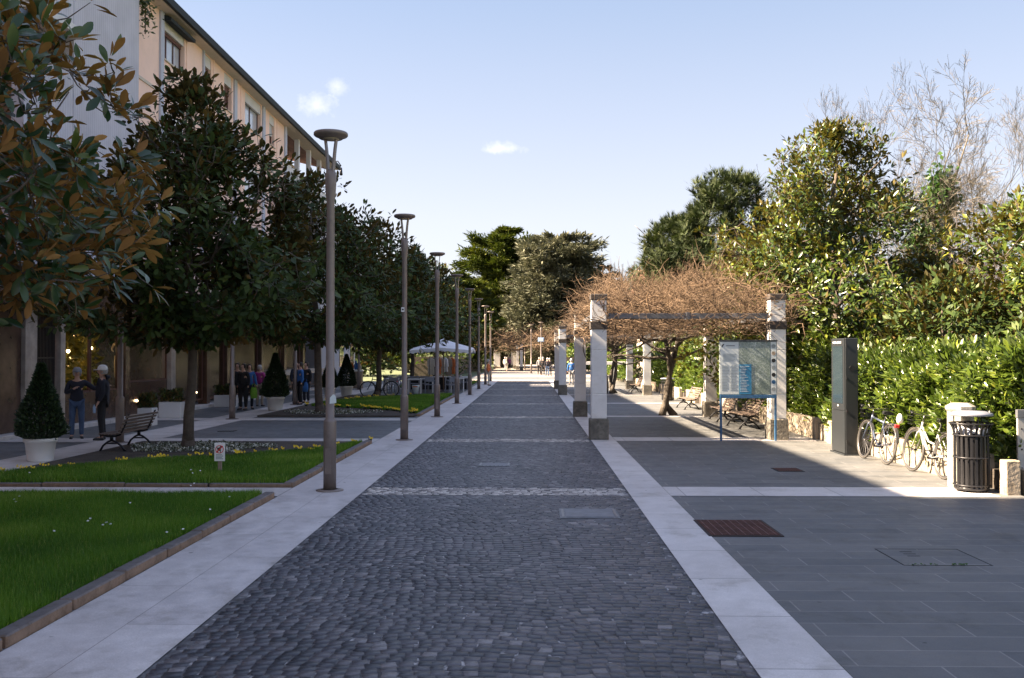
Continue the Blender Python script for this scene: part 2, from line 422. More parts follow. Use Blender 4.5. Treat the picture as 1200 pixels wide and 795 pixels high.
M['bluecedar'] = leaf_mat('blue_cedar_needle', [(0, (.05, .058, .038)), (.5, (.115, .12, .078)), (1, (.19, .185, .125))], None, .75, .12, .15, tint=(1, 1, .85))
M['pine'] = leaf_mat('pine_needle', [(0, (.02, .032, .016)), (.5, (.05, .066, .028)), (1, (.09, .10, .045))], None, .75, .1, .15)
M['yellow'] = leaf_mat('yellow_leaf', [(0, (.1, .1, .02)), (.5, (.2, .17, .03)), (1, (.3, .25, .05))], None, .6, .3)
M['shrub'] = leaf_mat('shrub_leaf', [(0, (.02, .035, .01)), (.5, (.05, .075, .018)), (1, (.11, .125, .03))], None, .5, .25)
M['boxwood'] = leaf_mat('conifer_leaf', [(0, (.008, .02, .008)), (.6, (.02, .042, .014)), (1, (.045, .075, .02))], None, .5, .1)
M['ivy'] = leaf_mat('ivy_leaf', [(0, (.02, .06, .015)), (1, (.08, .15, .03))], None, .4, .2)
M['grass'] = leaf_mat('grass_blade', [(0, (.045, .11, .012)), (.45, (.095, .20, .02)), (.8, (.18, .30, .034)), (1, (.38, .38, .11))], None, .5, .35, .3, tint=(1, 1.3, .5))
M['bark'] = simple('bark', (.09, .07, .055), .9, var=.3, nscale=8, bmp=.7, bdist=.02, fine=30)
M['bark_pale'] = simple('pale_bark', (.15, .128, .10), .9, var=.3, nscale=8, bmp=.4, bdist=.02, fine=20)
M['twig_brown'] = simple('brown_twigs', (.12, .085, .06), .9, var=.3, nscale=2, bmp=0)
M['twig_wist'] = simple('wisteria_twigs', (.125, .08, .046), .85, var=.45, nscale=1.7, bmp=0)
M['wood_vine'] = simple('vine_trunk_bark', (.085, .07, .055), .9, var=.3, nscale=8, bmp=.8, bdist=.03, fine=25)
M['lamp'] = simple('taupe_lamp_paint', (.21, .17, .15), .45, .25, var=.08, nscale=3, bmp=.05, dirt=(.16, .13, .115))
M['lamp_glass'] = simple('lamp_diffuser', (.6, .5, .36), .3, var=.03)
M['white_paint'] = simple('white_plaster', (.74, .72, .69), .75, var=.06, nscale=2.2, bmp=.15, fine=40, dirt=(.66, .63, .59))
M['block'] = simple('rough_base_stone', (.16, .145, .12), .9, var=.35, nscale=5, bmp=.9, bdist=.02, fine=20, dirt=(.08, .08, .06))
M['band'] = simple('dark_band_stone', (.055, .045, .04), .85, var=.3, nscale=6, bmp=.6, bdist=.01, fine=40)
M['beam'] = simple('beam_steel', (.15, .15, .16), .5, .3, var=.15, nscale=2, bmp=.05)
M['wall_stone'] = simple('wall_stone', (.30, .25, .19), .9, var=.25, nscale=2.5, bmp=.7, bdist=.02, fine=18, dirt=(.17, .13, .085))
M['pillar_stone'] = simple('pillar_stone', (.26, .245, .215), .85, var=.15, nscale=3, bmp=.4, bdist=.01, fine=30, dirt=(.42, .4, .34))
M['black'] = simple('black_metal', (.022, .022, .025), .4, .4, var=.15, nscale=4, bmp=.05)
M['wood_slat'] = simple('bench_slat_wood', (.125, .09, .07), .6, var=.3, nscale=9, bmp=.3, fine=30, dirt=(.2, .15, .12))
M['kiosk'] = simple('kiosk_grey', (.028, .032, .036), .4, .3, var=.06, nscale=1.5, bmp=.03)
M['blue'] = simple('blue_paint', (.03, .1, .21), .45, .1, var=.08, bmp=.03)
M['rust'] = simple('rusty_iron', (.12, .058, .048), .8, .3, var=.3, nscale=7, bmp=.5, bdist=.004, fine=60)
M['rust_dark'] = simple('rust_shadow', (.03, .018, .015), .9, bmp=0)
M['iron'] = simple('iron_cover', (.16, .165, .18), .5, .5, var=.25, nscale=7, bmp=.3, fine=60)
M['dark'] = simple('dark_void', (.012, .012, .012), .9, var=.1, bmp=0)
M['pot'] = simple('white_pot', (.72, .70, .67), .55, var=.06, nscale=3, bmp=.05)
M['white'] = simple('white_enamel', (.8, .8, .78), .4, var=.03, bmp=0)
M['paper'] = simple('pale_panel', (.55, .6, .6), .3, var=.05, bmp=0)
M['greyprint'] = simple('grey_print', (.22, .25, .26), .4, var=.05, bmp=0)
M['bluep'] = simple('blue_panel', (.03, .18, .33), .3, var=.05, bmp=0)
M['red'] = simple('red_paint', (.65, .03, .03), .4, var=.05, bmp=0)
M['chrome'] = simple('bright_metal', (.18, .18, .19), .35, .8, var=.05, bmp=0)
M['rubber'] = simple('tyre_rubber', (.03, .028, .026), .75, var=.15, bmp=0)
M['tyre_pale'] = simple('tyre_dusty', (.05, .045, .04), .7, var=.15, bmp=0)
M['bike_white'] = simple('white_bike_frame', (.34, .34, .33), .3, .1, var=.04, bmp=0)
M['bike_silver'] = simple('silver_blue_frame', (.08, .1, .15), .3, .4, var=.05, bmp=0)
M['cloth_white'] = simple('parasol_canvas', (.66, .66, .68), .85, var=.08, nscale=2, bmp=.1, fine=20)
for nme, c in (('navy', (.012, .014, .025)), ('jeans', (.05, .085, .16)), ('blackcloth', (.012, .012, .014)), ('bluecloth', (.03, .12, .34)), ('tan', (.3, .24, .18)),
               ('greycloth', (.2, .2, .21)), ('orange', (.6, .17, .05)), ('cream', (.6, .55, .45)), ('pink', (.28, .025, .17)), ('lime', (.18, .4, .04)), ('whitecloth', (.7, .7, .7)), ('paleblue', (.3, .42, .6))):
    M[nme] = simple(nme + '_cloth' if nme.find('cloth') < 0 else nme, c, .85, var=.15, nscale=9, bmp=.3, bdist=.01, fine=18)
M['skin'] = simple('skin', (.5, .3, .22), .55, var=.06, nscale=20, bmp=0)
M['hair_grey'] = simple('grey_hair', (.35, .34, .33), .7, var=.2, nscale=30, bmp=.3)
M['hair_dark'] = simple('dark_hair', (.03, .022, .018), .6, var=.2, nscale=30, bmp=.3)
M['shoe'] = simple('shoe_leather', (.015, .013, .012), .4, var=.1, bmp=0)
M['pansy'] = simple('pansy_petal', (.85, .6, .02), .6, var=.15, nscale=40, bmp=0)
M['pansy_leaf'] = simple('pansy_foliage', (.03, .05, .02), .7, var=.3, nscale=20, bmp=0)
M['daisy'] = simple('daisy_petal', (.8, .8, .78), .6, var=.05, bmp=0)
M['whiteflower'] = leaf_mat('white_groundcover', [(0, (.05, .07, .03)), (.55, (.16, .17, .12)), (.7, (.5, .5, .44)), (1, (.7, .7, .66))], None, .7, .1)
M['roof_tile'] = simple('roof_tile', (.24, .12, .08), .85, var=.3, nscale=3, bmp=.5, bdist=.03, fine=14)
M['pinkwall'] = simple('pink_render', (.89, .63, .51), .85, var=.04, nscale=1.2, bmp=.1, fine=30, dirt=(.81, .58, .465))
M['bluegrey'] = simple('bluegrey_render', (.45, .47, .54), .8, var=.05, nscale=1.2, bmp=.1)
M['whitebox'] = simple('white_panel_paint', (.6, .59, .58), .6, var=.06, nscale=2, bmp=.05)
M['shutter'] = None
M['brownframe'] = simple('brown_frame', (.09, .035, .025), .5, var=.1, bmp=0)
M['slatewood'] = simple('fascia_dark', (.010, .016, .018), .8, var=.15, bmp=0)
M['soffit'] = simple('soffit_cream', (.55, .48, .4), .8, var=.06, bmp=0)
M['marble'] = simple('veined_marble', (.34, .29, .25), .4, var=.3, nscale=3, bmp=.05, dirt=(.3, .25, .2))
M['brownpanel'] = simple('brown_marble', (.07, .04, .028), .25, var=.35, nscale=3, bmp=.03)
def groove(name, c, scale, axis=1, depth=.6, rough=.7, prof='SIN', dark=.75):
    m, nt, b, out = new_mat(name); v = objco(nt)
    w = nt.nodes.new('ShaderNodeTexWave'); w.bands_direction = 'XYZ'[axis]; w.inputs['Scale'].default_value = scale; w.inputs['Distortion'].default_value = .4
    w.inputs['Detail'].default_value = 1; nt.links.new(v, w.inputs['Vector'])
    n = noise(nt, v, 1.5, 5)
    cc = ramp(nt, w.outputs['Fac'], [(0, tuple(x * dark for x in c)), (.35, c)]).outputs[0]
    cc = mixc(nt, 1, cc, ramp(nt, n, [(.3, (.88, .88, .88)), (.7, (1.06, 1.06, 1.06))]).outputs[0], 'MULTIPLY')
    nt.links.new(cc, b.inputs['Base Color']); b.inputs['Roughness'].default_value = rough
    bump(nt, b, w.outputs['Fac'], depth, .02); return m
M['greygroove'] = groove('grooved_concrete', (.5, .49, .54), 2.6, 1, .2, dark=.9)
M['shutter'] = groove('roller_shutter', (.55, .55, .55), 7, 2)
M['shutter_br'] = groove('brown_roller_shutter', (.13, .05, .035), 7, 2)
def glass_mat(name, col=(.02, .025, .03), rough=.06):
    m, nt, b, out = new_mat(name); b.inputs['Base Color'].default_value = (*col, 1); b.inputs['Roughness'].default_value = rough
    b.inputs['Specular IOR Level'].default_value = .9; b.inputs['Coat Weight'].default_value = .5
    v = objco(nt); bump(nt, b, noise(nt, v, .8, 2), .05, .02); return m
M['curtain_sky_glass'] = glass_mat('curtain_and_sky_glass', (.42, .45, .5), .1); M['glass'] = glass_mat('window_glass', (.05, .06, .075)); M['screen'] = glass_mat('screen_glass', (.02, .032, .04), .12)  # pale pane colour holds both curtains and painted sky reflection
def emis(name, c, s):
    m, nt, b, out = new_mat(name); b.inputs['Base Color'].default_value = (*c, 1)
    b.inputs['Emission Color'].default_value = (*c, 1); b.inputs['Emission Strength'].default_value = s; return m
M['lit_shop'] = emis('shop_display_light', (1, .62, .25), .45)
M['lit_glow'] = emis('shop_lamp_glow', (1, .72, .4), 2.6)
# town map print
m, nt, b, out = new_mat('town_map_print'); v = objco(nt)
vo = nt.nodes.new('ShaderNodeTexVoronoi'); vo.feature = 'DISTANCE_TO_EDGE'; vo.inputs['Scale'].default_value = 17; nt.links.new(v, vo.inputs['Vector'])
vo2 = nt.nodes.new('ShaderNodeTexVoronoi'); vo2.inputs['Scale'].default_value = 38; nt.links.new(v, vo2.inputs['Vector'])
c = ramp(nt, vo.outputs['Distance'], [(.02, (.55, .6, .57)), (.06, (.13, .18, .155))]).outputs[0]
c = mixc(nt, .5, c, mixc(nt, vo2.outputs['Distance'], (.07, .11, .09), (.6, .66, .61)))
c = mixc(nt, ramp(nt, noise(nt, v, 2.2, 3), [(.4, (0, 0, 0)), (.6, (1, 1, 1))]).outputs[0], c, mixc(nt, .6, c, (.09, .13, .11)))
nt.links.new(c, b.inputs['Base Color']); b.inputs['Roughness'].default_value = .25
M['map'] = m

# ------------------------------------------------------------------ ground, road, strips
def sheet(name, x0, y0, x1, y1, z, mat):
    mb = MB(); mb.quad((x0, y0, z), (x1, y0, z), (x1, y1, z), (x0, y1, z)); return struct(mb.build(name, mat))
def poly(name, pts, z, mat, th=.0):
    mb = MB()
    if th: mb.prism(pts, z - th, z, 'Z')
    else: mb.quad(*[(x, y, z) for x, y in pts])
    return struct(mb.build(name, mat))
RX0, RX1 = -2.41, 1.41        # cobbled road
SR = 1.985                    # right strip outer edge
SL = -3.54                    # left strip outer edge
WX = 6.74                     # low wall face
YE = 71.0
sheet('ground', -600, -60, 600, 1500, -.03, M['earth'])
sheet('road_bed', RX0 - .02, -6, RX1 + .02, YE, .0052, M['joint'])
sheet('pavement_strip', RX1 + .012, -6, SR, YE, .014, M['strip_r'])
sheet('pavement_strip', SL, -6, RX0 - .012, YE, .014, M['strip_l'])
sheet('paving', SR + .008, -6, 6.95, YE, .010, M['right_slab'])
sheet('paving', -14.5, -6, SL - .008, YE, .006, M['left_slab'])
sheet('pavement_strip', -10.0, -6, -8.75, YE, .012, M['cross'])
sheet('plaza', -5.2, YE + .01, 8, 190, .004, M['far_pave'])
sheet('painted_shade_band', -5.1, 76, 7.9, 84, .010, M['left_slab'])  # dark slab sheets stand in for bands of shade on the plaza
sheet('painted_shade_band', -5.1, 95, 7.9, 102, .010, M['left_slab'])
for k, (a, b_) in enumerate(((13.3, 14.2), (21.75, 22.7), (30.1, 30.7), (38.3, 38.9), (46.4, 47.0), (54.5, 55.1))):
    sheet('cross_strip', SR + .004, a, 6.6, b_, .015, M['cross'])
for a, b_ in ((13.15, 13.98), (21.15, 22.2), (28.3, 29.3), (46.0, 46.8), (54.2, 54.9)):
    sheet('cross_strip', -8.75, a, SL - .004, b_, .0165, M['cross'])
    if a > 15: sheet('cross_strip', -12.3, a, -10.0, b_, .0165, M['cross'])

# porphyry setts, real stones laid in shallow arcs
def setts(name, y0, y1, mat, pitch=.102, amp=.11, jit=.008, seed=1):
    rg = np.random.default_rng(seed)
    W_ = RX1 - RX0; nx = int(W_ / pitch) ; ny = int((y1 - y0) / (pitch * .93)) + 8
    I, J = np.meshgrid(np.arange(nx + 2), np.arange(-4, ny), indexing='xy')
    x = RX0 + (I - .5 + rg.random((ny + 4, 1)) * .999) * pitch * (W_ / (nx * pitch)) + rg.normal(size=I.shape) * jit * .8
    per = W_ / 3
    arc = amp * np.abs(np.sin(PI * (x - RX0) / per)) ** .8
    y = y0 + J * pitch * .93 + arc - amp * .5 + rg.normal(size=I.shape) * jit * .6
    sl = amp * PI / per * np.cos(PI * (x - RX0) / per) * .6 * np.sign(np.sin(PI * (x - RX0) / per))
    ok = (x > RX0 + .03) & (x < RX1 - .03) & (y > y0 + .03) & (y < y1 - .03)
    x, y, sl = x[ok], y[ok], sl[ok]; n = len(x)
    dm = np.exp(-((x + .25) ** 2 / .5 + (y - 8.2) ** 2 / .9)); hx = pitch * (.485 + rg.normal(size=n) * .035) * (1 - .10 * dm); hy = pitch * (.462 + rg.normal(size=n) * .028) * (1 - .10 * dm); a = sl + rg.normal(size=n) * (.07 + .16 * dm)
    hx = np.minimum(hx, np.minimum(x - RX0, RX1 - x) - .004)
    ca, sa = np.cos(a), np.sin(a)
    z = .0085 + rg.normal(size=n) * .0006 + .0012 * np.sin(x * 2.1 + y * .8) * np.sin(y * 1.3) - .0012 * dm
    tx, ty = rg.normal(size=n) * .012, rg.normal(size=n) * .012
    V = np.empty((n, 8, 3)); cs = [(-1, -1), (1, -1), (1, 1), (-1, 1)]
    for k, (u, w) in enumerate(cs):
        jx = rg.normal(size=n) * .05; jy = rg.normal(size=n) * .05
        lx, ly = hx * (u + jx), hy * (w + jy)
        V[:, k, 0] = x + lx * ca - ly * sa; V[:, k, 1] = y + lx * sa + ly * ca; V[:, k, 2] = .004
        lx, ly = lx * .95, ly * .94
        V[:, k + 4, 0] = x + lx * ca - ly * sa; V[:, k + 4, 1] = y + lx * sa + ly * ca; V[:, k + 4, 2] = z + lx * tx + ly * ty
    fc = np.array([(4, 5, 6, 7), (0, 1, 5, 4), (1, 2, 6, 5), (2, 3, 7, 6), (3, 0, 4, 7)]).ravel()
    Fa = (np.arange(n)[:, None] * 8 + fc[None, :]).ravel()
    return raw_mesh(name, V.reshape(-1, 3), Fa, 4, mat, np.repeat(np.clip(rg.random(n), 0, 1), 8))
bands = [13.35 + 8.15 * k for k in range(7)]
ys = 3.0
for k, b0 in enumerate(bands):
    o = setts('cobbled_road', ys, b0, M['cobble'], seed=10 + k); struct(o)
    o = setts('pale_cobble_band', b0, b0 + .75, M['cobble_pale'], amp=.0, pitch=.085, jit=.014, seed=40 + k); struct(o)
    ys = b0 + .75
struct(setts('cobbled_road', ys, YE, M['cobble'], seed=33))

# ------------------------------------------------------------------ lawns and beds
def inside(pts, x, y):
    c = np.zeros(len(x), dtype=bool); n = len(pts)
    for i in range(n):
        x1, y1 = pts[i]; x2, y2 = pts[(i + 1) % n]
        if y1 == y2: continue
        c ^= ((y1 > y) != (y2 > y)) & (x < (x2 - x1) * (y - y1) / (y2 - y1) + x1)
    return c
def grass(pts, dens, hgt, label, wid=.006, z=.07, seed=3, ymax=None):
    rg = np.random.default_rng(seed)
    xs = [p[0] for p in pts]; yy = [p[1] for p in pts]
    area = (max(xs) - min(xs)) * (max(yy) - min(yy)); n = int(area * dens)
    x = rg.uniform(min(xs), max(xs), n); y = rg.uniform(min(yy), max(yy), n); k = inside(pts, x, y); x, y = x[k], y[k]; n = len(x)
    cl = .5 + .5 * np.sin(x * 2.3 + 1.3 * np.sin(y * 1.7)) * np.sin(y * 1.9 + np.cos(x * 2.9)); hh = hgt * (.55 + .5 * cl + .5 * rg.random(n))
    a = rg.random(n) * 2 * PI; le = rg.random(n) * .8
    V = np.empty((n, 3, 3)); w = wid * (.6 + .8 * rg.random(n))
    V[:, 0] = np.stack([x - np.sin(a) * w, y + np.cos(a) * w, np.full(n, z - .01)], 1)
    V[:, 1] = np.stack([x + np.sin(a) * w, y - np.cos(a) * w, np.full(n, z - .01)], 1)
    V[:, 2] = np.stack([x + np.cos(a) * hh * le, y + np.sin(a) * hh * le, z + hh], 1)
    rn = np.clip(rg.random(n) * .55 + cl * .35 + .16 * np.sin(x * .9 + 2 * np.sin(y * .6 + seed)) * np.sin(y * 1.1 + x * .5), 0, 1); rn = np.where(rg.random(n) < .03, 1, rn)
    o = raw_mesh('grass', V.reshape(-1, 3), np.arange(n * 3), 3, M['grass'], np.repeat(rn, 3)); return tag(o, label, 'grass', kind='stuff')
KW = .135
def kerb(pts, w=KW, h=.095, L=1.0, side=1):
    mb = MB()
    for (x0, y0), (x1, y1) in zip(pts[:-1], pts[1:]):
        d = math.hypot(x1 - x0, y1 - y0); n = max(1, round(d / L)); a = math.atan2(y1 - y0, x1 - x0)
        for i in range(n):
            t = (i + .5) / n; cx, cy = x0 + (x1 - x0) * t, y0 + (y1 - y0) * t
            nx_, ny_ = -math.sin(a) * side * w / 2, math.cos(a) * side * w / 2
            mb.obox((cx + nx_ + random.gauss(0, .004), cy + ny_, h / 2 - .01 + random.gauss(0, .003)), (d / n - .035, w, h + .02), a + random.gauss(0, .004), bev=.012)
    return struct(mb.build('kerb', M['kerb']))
# lawn A
xa = SL - .015
la = [(xa, 4.6), (xa, 13.05), (-9.9, 13.05), (-9.9, 4.6)]
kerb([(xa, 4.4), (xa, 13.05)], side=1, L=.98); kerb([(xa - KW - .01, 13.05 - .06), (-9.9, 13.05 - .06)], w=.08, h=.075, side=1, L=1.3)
gA = [(xa - KW, 4.6), (xa - KW, 12.98), (-9.9, 12.98), (-9.9, 4.6)]
poly('lawn_soil', gA, .068, M['turf'], .1)
gr = grass([(xa - KW + .01, 6.0), (xa - KW + .01, 12.9), (-8.6, 12.9), (-6.2, 9.0), (-4.3, 6.0)], 9500, .075, 'short green grass of the nearest lawn inside its stone kerb', .0035, seed=3)
# lawn B : grass + soil bed beyond a curved row of pansies
curve = [(-9.2, 14.6), (-8.75, 15.0), (-8.2, 16.0), (-7.4, 16.8), (-5.7, 17.9), (-4.8, 18.7), (-4.2, 19.3), (-3.95, 20.3), (-3.73, 20.9)]
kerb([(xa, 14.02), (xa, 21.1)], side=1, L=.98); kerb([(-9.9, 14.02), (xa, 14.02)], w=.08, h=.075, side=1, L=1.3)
bedB = [(-8.75, 14.1), (xa - KW, 14.1), (xa - KW, 21.1), (-8.75, 21.1)]
poly('soil_bed', bedB, .055, M['soil'], .08)
poly('lawn_soil', [(-9.9, 14.1), (-8.752, 14.1), (-8.752, 15.0), (-9.9, 14.3)], .055, M['turf'], .08)
gB = [(-9.9, 14.12), (xa - KW, 14.12)] + [(x, y) for x, y in reversed(curve)]
poly('lawn_soil', gB, .062, M['turf'])
grass(gB, 3000, .07, 'green grass of the second lawn, in front of the curved row of yellow pansies', .0055, seed=4)
# bed C
gC = [(-3.75, 31.0), (-4.5, 32.4), (-6.2, 34.0), (-8.3, 35.5), (-8.3, 38.6), (-7.2, 41.8), (-5.5, 44.5), (-3.75, 45.6)]
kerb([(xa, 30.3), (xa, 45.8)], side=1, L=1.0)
poly('soil_bed', [(-8.75, 30.0), (xa - KW, 30.0), (xa - KW, 45.8), (-8.75, 45.8)], .055, M['soil'], .08)
poly('lawn_soil', gC, .062, M['turf'])
grass(gC, 1100, .08, 'green grass of the third lawn, before the cafe tables', .011, seed=5)
poly('lawn_soil', [(-8, 57), (-3.8, 57), (-3.8, 68), (-8, 68)], .055, M['turf'], .08)
grass([(-8, 57), (-3.8, 57), (-3.8, 68), (-8, 68)], 350, .1, 'small farther lawn behind the cafe parasol', .02, seed=6)

# white flowers under the trees
def ground_cover(cx, cy, rx, ry, n, label, seed):
    rg = np.random.default_rng(seed); a = rg.random(n) * 2 * PI; r = np.sqrt(rg.random(n)) * (1 + .2 * np.sin(5 * a))
    C = np.stack([cx + np.cos(a) * r * rx, cy + np.sin(a) * r * ry, .05 + .06 * rg.random(n)], 1)
    U = nrmz(rg.normal(size=(n, 3)) + [0, 0, .3]); N = nrmz(rg.normal(size=(n, 3)) * .5 + [0, 0, 1])
    o = leaf_cloud('white_flowers', C, U, N, .035 + .03 * rg.random(n), LEAF_TRI, M['whiteflower'], rnd=rg.random(n), W=1.8)
    return tag(o, label, 'flowers', kind='stuff')
ground_cover(-6.9, 19.5, 1.35, .9, 4200, 'small white flowers carpeting the soil round the second magnolia trunk', 5)
ground_cover(-6.7, 31.6, 1.5, .9, 2500, 'small white flowers on the soil round the third magnolia trunk', 6)
# pansies
def pansy_proto():
    r = empty('pansy', (0, 0, 0)); mb = MB(); mb2 = MB()
    for i in range(7):
        a = random.random() * 6.28; d = random.random() * .09; z = .04 + random.random() * .05
        c = Vector((math.cos(a) * d * 1.4, math.sin(a) * d, z + .035)); n = Vector((random.gauss(0, .4), -1, .6)).normalized()
        u = n.orthogonal().normalized(); w = n.cross(u)
        for k in range(5):
            an = k * 1.2566; q = c + (u * math.cos(an) + w * math.sin(an)) * .011
            mb.quad(*[q + (u * math.cos(b) + w * math.sin(b)) * .010 + n * .002 * k for b in (0, 1.05, 2.1, 3.14, 4.19, 5.24)])
    for i in range(26):
        a = random.random() * 6.28; l = .07 + random.random() * .04; e = Vector((math.cos(a) * l * .8, math.sin(a) * l * .8, .03 + random.random() * .05)); s = Vector((-math.sin(a), math.cos(a), 0)) * .015
        mb2.quad((0, 0, 0), e * .6 + s, e, e * .6 - s)
    mb.build('blossom', M['pansy'], r); mb2.build('foliage', M['pansy_leaf'], r); return r
PAN = [pansy_proto(), pansy_proto()]
pused = [False, False]; pidx = 0
def along(pts, step):
    out = []; acc = 0
    for (x0, y0), (x1, y1) in zip(pts[:-1], pts[1:]):
        d = math.hypot(x1 - x0, y1 - y0)
        while acc < d: out.append((x0 + (x1 - x0) * acc / d, y0 + (y1 - y0) * acc / d)); acc += step * random.uniform(.6, 1.5)
        acc -= d
    return out
def pansies(pts, step, group, label, jit, skip=.2, sc=.85):
    global pidx
    for x, y in along(pts, step):
        if random.random() < skip: continue
        k = pidx % 2; pidx += 1
        o = PAN[k] if not pused[k] else copy_tree(PAN[k]); pused[k] = True
        s = sc * random.uniform(.75, 1.2)
        place(o, (x + random.gauss(0, jit), y + random.gauss(0, jit), .055), random.uniform(-.5, .5), None, s); tag(o, label, 'pansy', group)
pansies(curve, .17, 'yellow pansies edging the second lawn', 'clump of yellow pansies in the curved row edging the second lawn', .09, .35)
pansies([(-3.8, 31.0), (-4.5, 32.3), (-6.2, 33.9), (-8.3, 35.4)], .16, 'yellow pansies at the front of the third lawn', 'clump of yellow pansies at the front edge of the third lawn', .1, .1, 1.1)
pansies([(-8.3, 38.6), (-7.2, 41.9), (-5.5, 44.6)], .3, 'yellow pansies behind the third lawn', 'clump of yellow pansies at the back edge of the third lawn', .1, .2, 1.1)
# daisies
dz = None
for (px, py) in ((14, 603), (18, 596), (222, 582), (226, 579), (100, 627), (103, 624), (118, 632), (122, 629), (127, 631), (245, 612), (194, 641), (213, 637), (268, 596), (30, 566), (233, 563), (224, 566), (222, 562), (12, 600), (60, 640), (150, 604)):
    x, y = G(px, py)
    if dz is None:
        mb = MB()
        for k in range(8):
            a = k * PI / 4; mb.quad((0, 0, 0), (math.cos(a - .3) * .016, math.sin(a - .3) * .016, .004), (math.cos(a) * .022, math.sin(a) * .022, .003), (math.cos(a + .3) * .016, math.sin(a + .3) * .016, .004))
        mb.quad(*[(math.cos(k * 1.05) * .006, math.sin(k * 1.05) * .006, .006) for k in range(6)])
        dz = mb.build('daisy', M['daisy']); o = dz
    else: o = dz.copy(); COL.objects.link(o)
    o.location = (x, y, .15); o.rotation_euler = (.5, 0, random.random()); o.scale = (.7, .7, .7); o.location.z = .145; tag(o, 'tiny white daisy open in the lawn grass', 'daisy', 'daisies in the lawn')
# ------------------------------------------------------------------ street lamps
def make_lamp():
    r = empty('street_lamp')
    mb = MB(); mb.lathe([(.0, 0), (.20, 0), (.20, .012), (.12, .022)], n=24, cap=False); mb.build('base_plate', M['lamp'], r)
    mb = MB(); mb.lathe([(.093, .012), (.093, 1.0), (.088, 1.03), (.064, 1.05), (.060, 3.0), (.057, 4.25), (.072, 4.33), (.082, 4.5), (.080, 4.62), (.062, 4.7), (.02, 4.72)], n=20)
    for z in (.3, ): mb.cyl((-.094, 0, z), (-.102, 0, z), .012, n=8)
    mb.build('pole', M['lamp'], r)
    mb = MB(); mb.box((-.045, -.0965, .25), (.045, -.0905, .62), .002); mb.build('access_door', M['lamp'], r)
    for s in (-1, 1):
        mb = MB(); pts = [(s * .03, 4.58), (s * .045, 4.8), (s * .062, 5.0), (s * .085, 5.185)]
        for (x0, z0), (x1, z1) in zip(pts[:-1], pts[1:]):
            w0, w1 = .052 + (4.9 - z0) * .02, .052 + (4.9 - z1) * .02; t = .011
            v = [(x0 - t, -w0, z0), (x0 + t, -w0, z0), (x0 + t, w0, z0), (x0 - t, w0, z0), (x1 - t, -w1, z1), (x1 + t, -w1, z1), (x1 + t, w1, z1), (x1 - t, w1, z1)]
            n = len(mb.v); mb.v += v
            for q in ((0, 1, 5, 4), (1, 2, 6, 5), (2, 3, 7, 6), (3, 0, 4, 7), (0, 3, 2, 1), (4, 5, 6, 7)): mb._f(tuple(n + i for i in q))
        mb.build('fork_arm', M['lamp'], r)
    mb = MB(); mb.lathe([(.0, 5.165), (.17, 5.165), (.185, 5.18), (.235, 5.20), (.25, 5.215), (.25, 5.245), (.24, 5.258), (.0, 5.27)], n=32, cap=False); d = mb.build('lamp_head', M['lamp'], r)
    mb = MB(); mb.lathe([(.0, 5.158), (.12, 5.158), (.12, 5.164), (0, 5.164)], n=24, cap=False); mb.build('diffuser', M['lamp_glass'], d)
    return r
lamp = make_lamp(); first = True
def put_lamp(x, y, label, group, rz=0, extra=None):
    global first
    o = lamp if first else copy_tree(lamp); first = False
    place(o, (x, y, .014), rz, label); tag(o, None, 'street lamp', group)
    return o
for k in range(8):
    X_ = -2.93 - (.04 if k > 1 else 0)
    put_lamp(X_, 13.72 + 8.15 * k, 'taupe disc-topped street lamp, %s from the camera along the left edge of the cobbled road' % ORD[k], 'street lamps along the left of the cobbled road', random.uniform(-.3, .3))
for k, (px, py, z) in enumerate(((634, 0, 94), (622.5, 0, 101), (615, 0, 128), (595.5, 0, 141))):
    put_lamp((px - VX) * z / F, z, 'distant street lamp at the far end of the road, %s from the right' % ORD[k], 'distant street lamps at the end of the road')
for k, (px, z) in enumerate(((270.5, 28.9), (345, 37.2), (387, 45.2), (420, 53.4))):
    put_lamp((px - VX) * z / F, z, 'street lamp pole by the shops under the magnolia crowns, %s from the left' % ORD[k + 1], 'street lamps on the shop side pavement')
put_lamp(-9.28, 21.1, 'street lamp pole by the shops, right beside the man in the white cap', 'street lamps on the shop side pavement')
def sticker(loc, s, label, red=False):
    mb = MB(); mb.box((-s / 2, -.003, -s * .7), (s / 2, 0, s * .7)); o = mb.build('sticker', M['white'])
    mb2 = MB(); mb2.box((-s * .3, -.0045, -s * .25), (s * .3, -.0031, s * .25)); mb2.build('print', M['black'], o)
    o.location = loc; tag(o, label, 'sticker')
sticker((-2.95, 21.72, 3.05), .075, 'small square black-printed sticker on the pole of the second lamp')
mb = MB(); mb.quad((-.05, -.003, -.06), (.05, -.003, -.05), (.045, -.003, .045), (.005, -.003, .08), (-.045, -.003, .03)); o = mb.build('sticker', M['paper']); o.location = (-2.86, 13.59, 1.35); o.rotation_euler = (0, 0, .5); tag(o, 'torn white sticker low on the pole of the nearest lamp', 'sticker')
# blue sign on the far lamp
mb = MB(); mb.box((-.3, -.04, 0), (.3, 0, .42), .02); o = mb.build('road_sign', M['paleblue']); mb = MB(); mb.box((-.2, -.046, .08), (.2, -.041, .34)); mb.build('sign_print', M['white'], o)
o.location = (1.11, 93.88, 3.3); tag(o, 'small pale blue sign board mounted on a distant lamp pole', 'sign')

